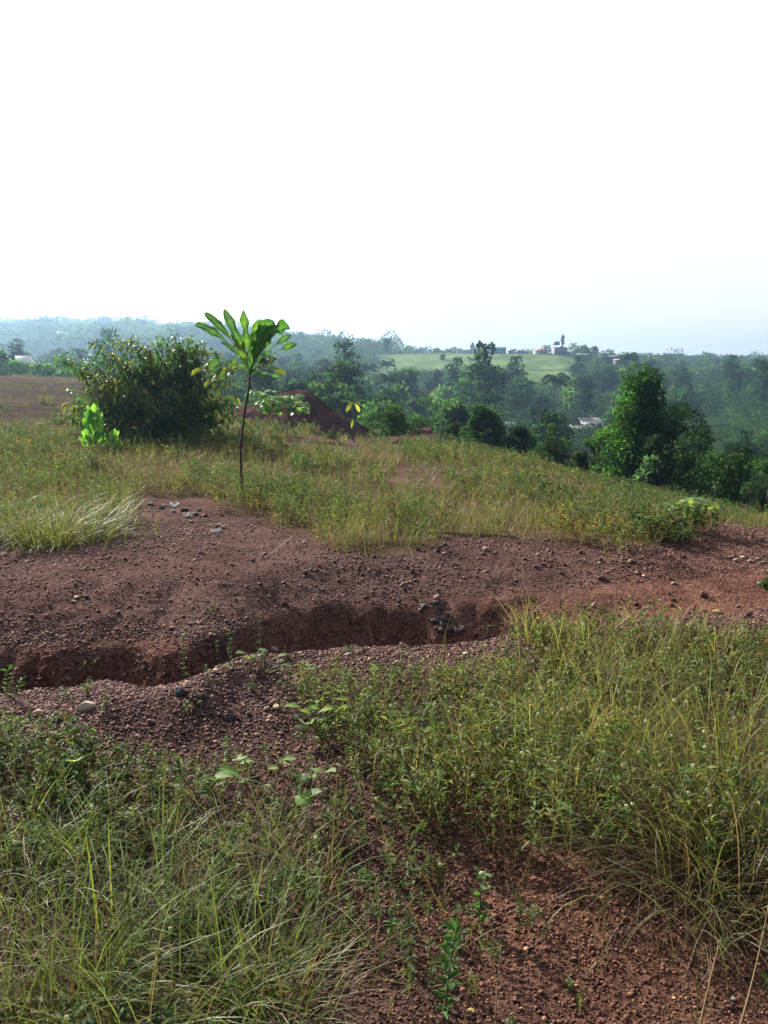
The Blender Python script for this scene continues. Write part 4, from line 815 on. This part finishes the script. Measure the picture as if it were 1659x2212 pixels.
for k in range(9000):
    if nt_ >= 285 and np_ >= 60: break
    u = rr.uniform(-20, 800); y = math.exp(rr.uniform(math.log(70), math.log(470))); x = (u-384)/817*y
    if u < 190 and y < 150: continue
    if u < 330 and y < 75: continue
    if field(np.array(x), np.array(y)) > .25 or (terrace(np.array(x), np.array(y)) > .3) or slope_r(np.array(x), np.array(y)) > .45: continue
    if 385 < u < 560 and y > 245+max(0, 430-u)*.4: continue
    if inside(ROAD, np.array([x]), np.array([y]))[0]: continue
    hid = False
    for hx, hy in HOUSES:
        if abs(u-hx*K) < 22 and y < hy+9: hid = True
    if hid: continue
    z = float(H(x, y)); s = rr.uniform(.75, 1.4)*(1 if y > 130 else .62)*(1.2 if y > 170 else 1)
    vl = np.interp(u, [0, 200, 330, 395, 410, 560, 600, 768], [352, 358, 362, 366, 375, 375, 360, 363]); hm = at(u/K, vl/K, y)[2]-z
    s = min(s, hm/9.5)
    if s < .34: continue
    palm = y > 140 and rr.random() < (.24 if 330 < u < 560 and y > 150 else .10)
    if not free(x, y, 1.9*s): continue
    if palm and np_ < 60:
        s = min(s, hm/11); t = PALM[rr.integers(4)]; make_tree('coconut_palm', 'hazy coconut palm with arching fronds in the wooded valley', 'palm', (x, y, z-.3), *t, s, rr.uniform(0, 6), 'palms in the wooded valley'); np_ += 1
    elif nt_ < 285:
        t = PROT[rr.integers(9)]; far_ = y > 210
        lab = 'hazy dark round-crowned tree on the wooded slope across the valley' if far_ else 'dark leafy tree in the valley floor beyond the meadow'
        make_tree('valley_tree', lab, 'tree', (x, y, z-.3), *t, s, rr.uniform(0, 6), 'trees on the far wooded slope' if far_ else 'trees of the valley floor', s*rr.uniform(.8, 1.15)); nt_ += 1
    placed.append((x, y, 1.9*s))
# skyline trees that can be told apart
for lb, dx, y, s, k in (('tall dark tree breaking the skyline at the left end of the green field', 835, 440, 1.0, 3), ('slim tree on the skyline left of the green field', 745, 470, .9, 6), ('pair-topped broad tree on the skyline behind the tallest near tree', 1390, 330, 1.15, 5), ('dark skyline tree right of the broad skyline one', 1440, 335, .95, 0), ('rounded dark tree left of the long white roof', 1490, 300, 1.0, 2), ('dark tree right of the long white roof', 1585, 330, .9, 1), ('dark tree near the right frame edge on the skyline', 1635, 320, .85, 7), ('tall pointed tree on the crest right of the antenna mast', 1283, 455, .9, 3), ('round tree on the crest between sheds and mast', 1262, 462, 1.0, 0), ('bushy crest tree above the long sheds', 1320, 470, 1.0, 5), ('little dark tree beside the turquoise building', 1020, 452, .55, 6), ('dark lone bush in the middle of the green field', 955, 400, .6, 7)):
    p = on(dx, y); p[2] -= .3; s *= .85; make_tree('skyline_tree', lb, 'tree', p, *PROT[k], s, dx)
# far woods and undergrowth
fw = M(); n = 3200; u = rr.uniform(-120, 900, n); y = np.exp(rr.uniform(np.log(470), np.log(1500), n)); kk = (rr.random(n) < .55) & (u > 585); y = np.where(kk, rr.uniform(250, 480, n), y); x = (u-384)/817*y; z = H(x, y); per = 100
ok = (field(x, y) < .3) & ~((u > 395) & (u < 572) & (y < 640) & (rr.random(n) < .8)); x, y, z, u = x[ok], y[ok], z[ok], u[ok]; n = len(x); rad = np.where((y < 480) & (u > 585), .6, 1)*np.where((u > 395) & (u < 572) & (y < 800), .5, 1)* rr.uniform(2.5, 5.5, n)*np.where(rr.random(n) < .06, 1.5, 1)
d = nrm(rr.normal(size=(n, per, 3))+np.array([0, 0, .3])); P = np.stack([x, y, z+rad*.75], 1)[:, None]+d*rad[:, None, None]*rr.uniform(.7, 1.1, (n, per, 1))*np.array([1, 1, .95])
col = np.array(TG)[rr.integers(0, 5, n)]*(1+.25*rr.normal(size=(n, 1))); specks(fw, P.reshape(-1, 3), nrm(d+.8*rr.normal(size=d.shape)).reshape(-1, 3), np.repeat(np.minimum(rad*.6, y*.0028), per), np.repeat(np.minimum(rad*.4, y*.002), per), np.clip(np.repeat(col, per, 0), .006, .3))
tag(fw.build('far_woods', TREEL), kind='stuff')
us = M(); n = 15000; u = rr.uniform(-60, 860, n); y = np.exp(rr.uniform(np.log(38), np.log(480), n)); x = (u-384)/817*y
k = (field(x, y) < .2) & (~inside(ROAD, x, y)) & (terrace(x, y) < .4) & ~((u < 240) & (y < 95)) & ~((u < 400) & (y < 45)) & ((slope_r(x, y) < .4) | (rr.random(n) < .85)) & ~occ(u, y)
x, y = x[k], y[k]
ex, ey = [], []                                   # growth standing before the walls of the far sheds
for dx0, dx1, yy, c in ((1513, 1545, HY[1513], 12), (1626, 1646, HY[1626], 8), (1296, 1352, 412, 16), (1252, 1282, 436, 10), (1238, 1310, HY[1238]-2, 16), (1093, 1117, HY[1093]-1, 7)):
    for q in range(c):
        p = on(dx0+(dx1-dx0)*(q+.5)/c, yy-rr.uniform(2, 5)); ex.append(p[0]); ey.append(p[1])
x = np.append(x, ex); y = np.append(y, ey); z = H(x, y); n = len(x); rad = rr.uniform(.7, 1.9, n)*np.clip(y/85, .55, 1.6); per = 46
d = nrm(rr.normal(size=(n, per, 3))+np.array([0, 0, .5])); P = np.stack([x, y, z+rad*.35], 1)[:, None]+d*rad[:, None, None]*rr.uniform(.6, 1.15, (n, per, 1))*np.array([1.2, 1.2, .8])
col = np.array([(.026, .056, .024), (.034, .070, .025), (.052, .095, .03), (.022, .046, .022)])[rr.integers(0, 4, n)]*(1+.25*rr.normal(size=(n, 1)))
sz = np.clip(y*.0022, .10, .8); specks(us, P.reshape(-1, 3), nrm(d+.8*rr.normal(size=d.shape)).reshape(-1, 3), np.repeat(sz*1.3, per), np.repeat(sz*.8, per), np.clip(np.repeat(col, per, 0), .006, .3))
tag(us.build('undergrowth', TREEL), kind='stuff')

# ------------------------------------------------------------------ buildings far off
def building(name, label, cat, dx0, dx1, ytop, y, depth, wall, roofc, rtype='flat', roofh=1.2, base=None, eave=.35, doors=(), wins=(), rz=0., zoff=None):
    xm = (dx0+dx1)/2; y = y or HY[dx0]; b = on(xm, y) if base is None else at(xm, base, y); w = (dx1-dx0)*K/F*y; h = at(xm, ytop, y)[2]-b[2]
    o = empty(name, b, rz); tag(o, label, cat); hw = h-roofh if rtype != 'flat' else h-.15
    m = M(); box(m, (0, depth/2, hw/2-.6), (w-2*eave, depth, hw+1.2), wall); m.build('wall', WALLM, o)
    m = M()
    if rtype == 'flat': box(m, (0, depth/2, hw+.075), (w, depth+2*eave, .15), roofc)
    elif rtype == 'mono':
        V = [(-w/2, -eave, hw+.02), (w/2, -eave, hw+.02), (w/2, depth+eave, hw+roofh), (-w/2, depth+eave, hw+roofh)]; V += [(a, b_, c+.12) for a, b_, c in V]; m.add(V, [[0, 3, 2, 1], [4, 5, 6, 7], [0, 1, 5, 4], [1, 2, 6, 5], [2, 3, 7, 6], [3, 0, 4, 7]], None, roofc)
    elif rtype == 'hip':
        q = min(w*.3, depth*.6); V = [(-w/2, -eave, hw), (w/2, -eave, hw), (w/2, depth+eave, hw), (-w/2, depth+eave, hw), (-w/2+q, depth/2, hw+roofh), (w/2-q, depth/2, hw+roofh)]; m.add(V, [[0, 1, 5, 4], [2, 3, 4, 5], [0, 3, 2, 1]], [[1, 2, 5], [3, 0, 4]], roofc)
    else:
        V = [(-w/2, -eave, hw), (w/2, -eave, hw), (w/2, depth+eave, hw), (-w/2, depth+eave, hw), (-w/2, depth/2, hw+roofh), (w/2, depth/2, hw+roofh)]; m.add(V, [[0, 1, 5, 4], [2, 3, 4, 5], [0, 3, 2, 1]], [[1, 2, 5], [3, 0, 4]], roofc)
    m.build('roof', ROOFM, o)
    for nm, lst, c in (('door', doors, (.12, .09, .07)), ('window', wins, (.06, .07, .08))):
        for fx, z0, ww, hh in lst:
            m = M(); box(m, (fx*w*.5, -.03, z0+hh/2), (ww, .12, hh), c); m.build(nm, WALLM, o)
    return o
W1 = (.85, .85, .84)
building('house', 'low white-roofed house behind bright bushes at the left frame edge', 'house', -30, 46, 768, 112, 6, (.5, .48, .45), (.82, .82, .82), 'gable', 2.0, 800, wins=((-.3, 1, 1, 1), (.5, 1, 1, 1)))
o = building('long_building', 'long turquoise building with a white left end on the crest', 'building', 1044, 1094, 750, 448, 7, (.30, .78, .82), (.75, .8, .85), 'flat', 0, 762.5, doors=((.1, 0, 1.2, 2.1),), wins=((.4, 1.1, 1.4, 1), (.75, 1.1, 1.4, 1)))
m = M(); box(m, (-5.0, -.12, 1.6), (4.2, .25, 3.6), W1); m.build('end_wall', WALLM, o)
_w = building('boundary_wall', 'long low pale wall along the crest left of the turquoise building', 'wall', 985, 1043, 757, 447, .5, (.60, .60, .60), (.6, .6, .6), 'flat', 0, 762); _w['kind'] = 'thing'
building('house', 'small grey-roofed house just right of the turquoise building', 'house', 1098, 1122, 752.5, 450, 7, (.55, .55, .58), (.36, .34, .40), 'hip', 1.6, 764)
building('house', 'white-walled house with a brown hip roof in the middle of the crest', 'house', 1112, 1140, 755, 446, 7, W1, (.30, .22, .22), 'hip', 1.7, 765, wins=((-.3, 1, 1, 1), (.3, 1, 1, 1)))
building('house', 'house with a salmon-pink roof and white wall left of the unfinished block', 'house', 1156, 1184, 752, 448, 7, (.78, .76, .74), (.50, .27, .23), 'hip', 2.0, 767, doors=((0, 0, 1.1, 2),), wins=((.45, 1, 1.2, 1),))
o = building('unfinished_block', 'unfinished two-storey block with open frame and a water tank on its roof', 'building', 1198, 1226, 750, 446, 8, (.27, .24, .27), (.22, .20, .24), 'flat', 0, 769, wins=((-.2, 1, 1.2, 1.3), (.35, 1, 1.2, 1.3), (.0, 4, 1.2, 1.3)))
m = M()
for xx in (-9.2, -6.6): box(m, (xx, .3, 2.6), (.4, .4, 6.4), (.27, .24, .27)); box(m, (xx, 6, 2.6), (.4, .4, 6.4), (.27, .24, .27))
for zz in (2.5, 5.6): box(m, (-7.6, 3, zz), (3.6, 6.5, .3), (.30, .28, .30))
m.build('open_frame', WALLM, o)
m = M(); tube(m, [(-2, 4, 5.9), (-2, 4, 6.1), (-2, 4, 7.6), (-2, 4, 7.9)], [1.9, 1.9, 1.9, 1.2], (.24, .24, .30), 14); m.build('water_tank', METAL, o)
building('annex', 'lean-to annex with a dark gable roof at the right of the unfinished block', 'building', 1226, 1240, 756, 447, 7, (.45, .42, .45), (.26, .25, .32), 'mono', 1.6, 770)
p = on(1213, 452); o = empty('antenna_mast', p); tag(o, 'thin antenna mast with a cluster of panels near its top on the crest', 'mast'); hm_ = at(1213, 722, 452)[2]-p[2]; m = M()
for sx, sy in ((-.35, -.3), (.35, -.3), (0, .4)): tube(m, [(sx, sy, -1), (sx*.5, sy*.5, hm_)], [.30, .20], (.22, .17, .19), 5)
for q in range(16):
    z = hm_*q/16; f = 1-.5*q/16; tube(m, [(-.35*f, -.3*f, z), (.33*f, -.3*f, z+hm_/16)], [.10, .10], (.22, .17, .19), 4); tube(m, [(.35*f, -.3*f, z), (0, .4*f, z+hm_/16)], [.10, .10], (.22, .17, .19), 4)
m.build('lattice', METAL, o); m = M()
for q, zz in ((0, hm_-1.5), (1, hm_-3.2), (2, hm_-4.6)):
    for a in range(3): box(m, (math.cos(a*2.1+q)*.75, math.sin(a*2.1+q)*.75, zz), (.6, .5, 1.6), (.24, .19, .22), a*2.1+q)
m.build('antenna_panel', METAL, o)
building('shed', 'long low shed with a pale roof at the left end of the right crest', 'shed', 1252, 1282, 764, 440, 7, (.11, .10, .09), (.36, .36, .40), 'mono', .6, 774)  # dark wall colour on these sheds paints in the shade below the roofs
building('shed', 'long blue-grey roofed shed at the right end of the crest', 'shed', 1296, 1344, 768, 430, 9, (.11, .10, .09), (.20, .23, .31), 'mono', .7, 780)
building('shed', 'small shed with walls painted shade-dark under the blue-grey roofed one', 'shed', 1330, 1352, 776, 415, 6, (.11, .10, .09), (.36, .37, .40), 'mono', .5, 786)
building('shed', 'long bright white roof among the trees at the far right', 'shed', 1513, 1545, 805.5, None, 6, (.11, .10, .09), (.62, .64, .66), 'mono', .6, 812)
building('shed', 'corrugated mauve-grey shed roof in the valley left of the tallest tree', 'shed', 1262, 1310, 907, None, 7, (.20, .13, .11), (.22, .205, .24), 'mono', 2.2, 932, doors=((-.3, 0, 1.2, 2), (.3, 0, 1.2, 2)))
building('shed', 'lower pale metal roof in front of the mauve-grey shed', 'shed', 1238, 1286, 922, None, 4, (.11, .10, .09), (.34, .33, .30), 'mono', .6, 938)
building('shed', 'small white roof peeping between the dark bushes of the meadow edge', 'shed', 1093, 1117, 914, None, 3, (.11, .10, .09), (.6, .63, .65), 'mono', .4, 924)
building('hut', 'tiny white hut in the woods below the green field', 'hut', 1022, 1032, 820, None, 3, (.7, .7, .72), (.75, .75, .78), 'mono', .4, 830)
building('shed', 'small pale roof on the grassy slope at the right frame edge', 'shed', 1626, 1646, 852, None, 3, (.11, .10, .09), (.4, .37, .33), 'mono', .4, 858)
building('house', 'faint pale roof high on the hazy left hill', 'house', 138, 158, 803, None, 8, (.6, .6, .6), (.8, .82, .84), 'gable', 2, 812)
building('house', 'faint pale roof on the hazy left hill above the big bush', 'house', 232, 256, 720, None, 8, (.6, .6, .6), (.8, .82, .84), 'gable', 2, 732)
building('house', 'faint pale roof on the hazy left hill near the frame edge', 'house', 118, 142, 716, None, 8, (.6, .6, .6), (.8, .82, .84), 'gable', 2, 727)
# ------------------------------------------------------------------ air, light, camera
hz = M(); box(hz, (0, 1110, 26), (5300, 2300, 88)); ho = hz.build('haze', None)
mt, nt, out = new_mat('hazy air'); pv = N(nt, 'ShaderNodeVolumePrincipled', Density=.00044, Anisotropy=.65); pv.inputs['Color'].default_value = (.44, .68, 1, 1)
nt.links.new(pv.outputs[0], out.inputs['Volume']); ho.data.materials.append(mt); tag(ho, kind='stuff')
SKYV = .51
SAZ, SEL = D2R(-37), D2R(27)
w = bpy.data.worlds.new('World'); sc.world = w; w.use_nodes = True; nt = w.node_tree; nt.nodes.clear()
sky = N(nt, 'ShaderNodeTexSky', sky_type='NISHITA', sun_disc=False, sun_elevation=SEL, sun_rotation=SAZ, air_density=1.0, dust_density=6.0, ozone_density=1.0)
bg = N(nt, 'ShaderNodeBackground', Strength=.07); wo = nt.nodes.new('ShaderNodeOutputWorld')
nt.links.new(sky.outputs[0], bg.inputs['Color'])
tc = nt.nodes.new('ShaderNodeTexCoord'); dt = N(nt, 'ShaderNodeVectorMath', operation='DOT_PRODUCT'); dt.inputs[1].default_value = (math.sin(D2R(-15)), math.cos(D2R(-15)), .12)
nt.links.new(tc.outputs['Generated'], dt.inputs[0])
vm = N(nt, 'ShaderNodeMapRange', interpolation_type='SMOOTHSTEP'); vm.inputs['From Min'].default_value = -.15; vm.inputs['From Max'].default_value = .55; vm.inputs['To Min'].default_value = 0; vm.inputs['To Max'].default_value = 1
nt.links.new(dt.outputs['Value'], vm.inputs['Value'])
vb = N(nt, 'ShaderNodeBackground', Strength=SKYV); vb.inputs['Color'].default_value = (1, 1, 1, 1)      # bright even overcast veil over the sun's half of the sky
ad = nt.nodes.new('ShaderNodeMixShader'); nt.links.new(vm.outputs['Result'], ad.inputs[0]); nt.links.new(bg.outputs[0], ad.inputs[1]); nt.links.new(vb.outputs[0], ad.inputs[2]); nt.links.new(ad.outputs[0], wo.inputs['Surface'])
sl = bpy.data.lights.new('sun', 'SUN'); sl.energy = 5.0; sl.angle = D2R(.53); sl.color = (1, .94, .84)
so = bpy.data.objects.new('sun', sl); COL.objects.link(so)
S = Vector((math.sin(SAZ)*math.cos(SEL), math.cos(SAZ)*math.cos(SEL), math.sin(SEL))); so.rotation_euler = S.to_track_quat('Z', 'Y').to_euler()
cam = bpy.data.cameras.new('camera'); cam.lens = 36*F/1024; cam.sensor_width = 36; cam.clip_start = .05; cam.clip_end = 9000
co = bpy.data.objects.new('camera', cam); COL.objects.link(co); co.location = (0, 0, CAMZ); co.rotation_euler = (D2R(90)-PITCH, 0, 0); sc.camera = co
vs = sc.view_settings; vs.view_transform = 'Standard'; vs.look = 'None'; vs.exposure = 1.14; vs.gamma = 1; vs.use_curve_mapping = False
sc.cycles.max_bounces = 6; sc.cycles.transparent_max_bounces = 4; sc.cycles.volume_bounces = 0
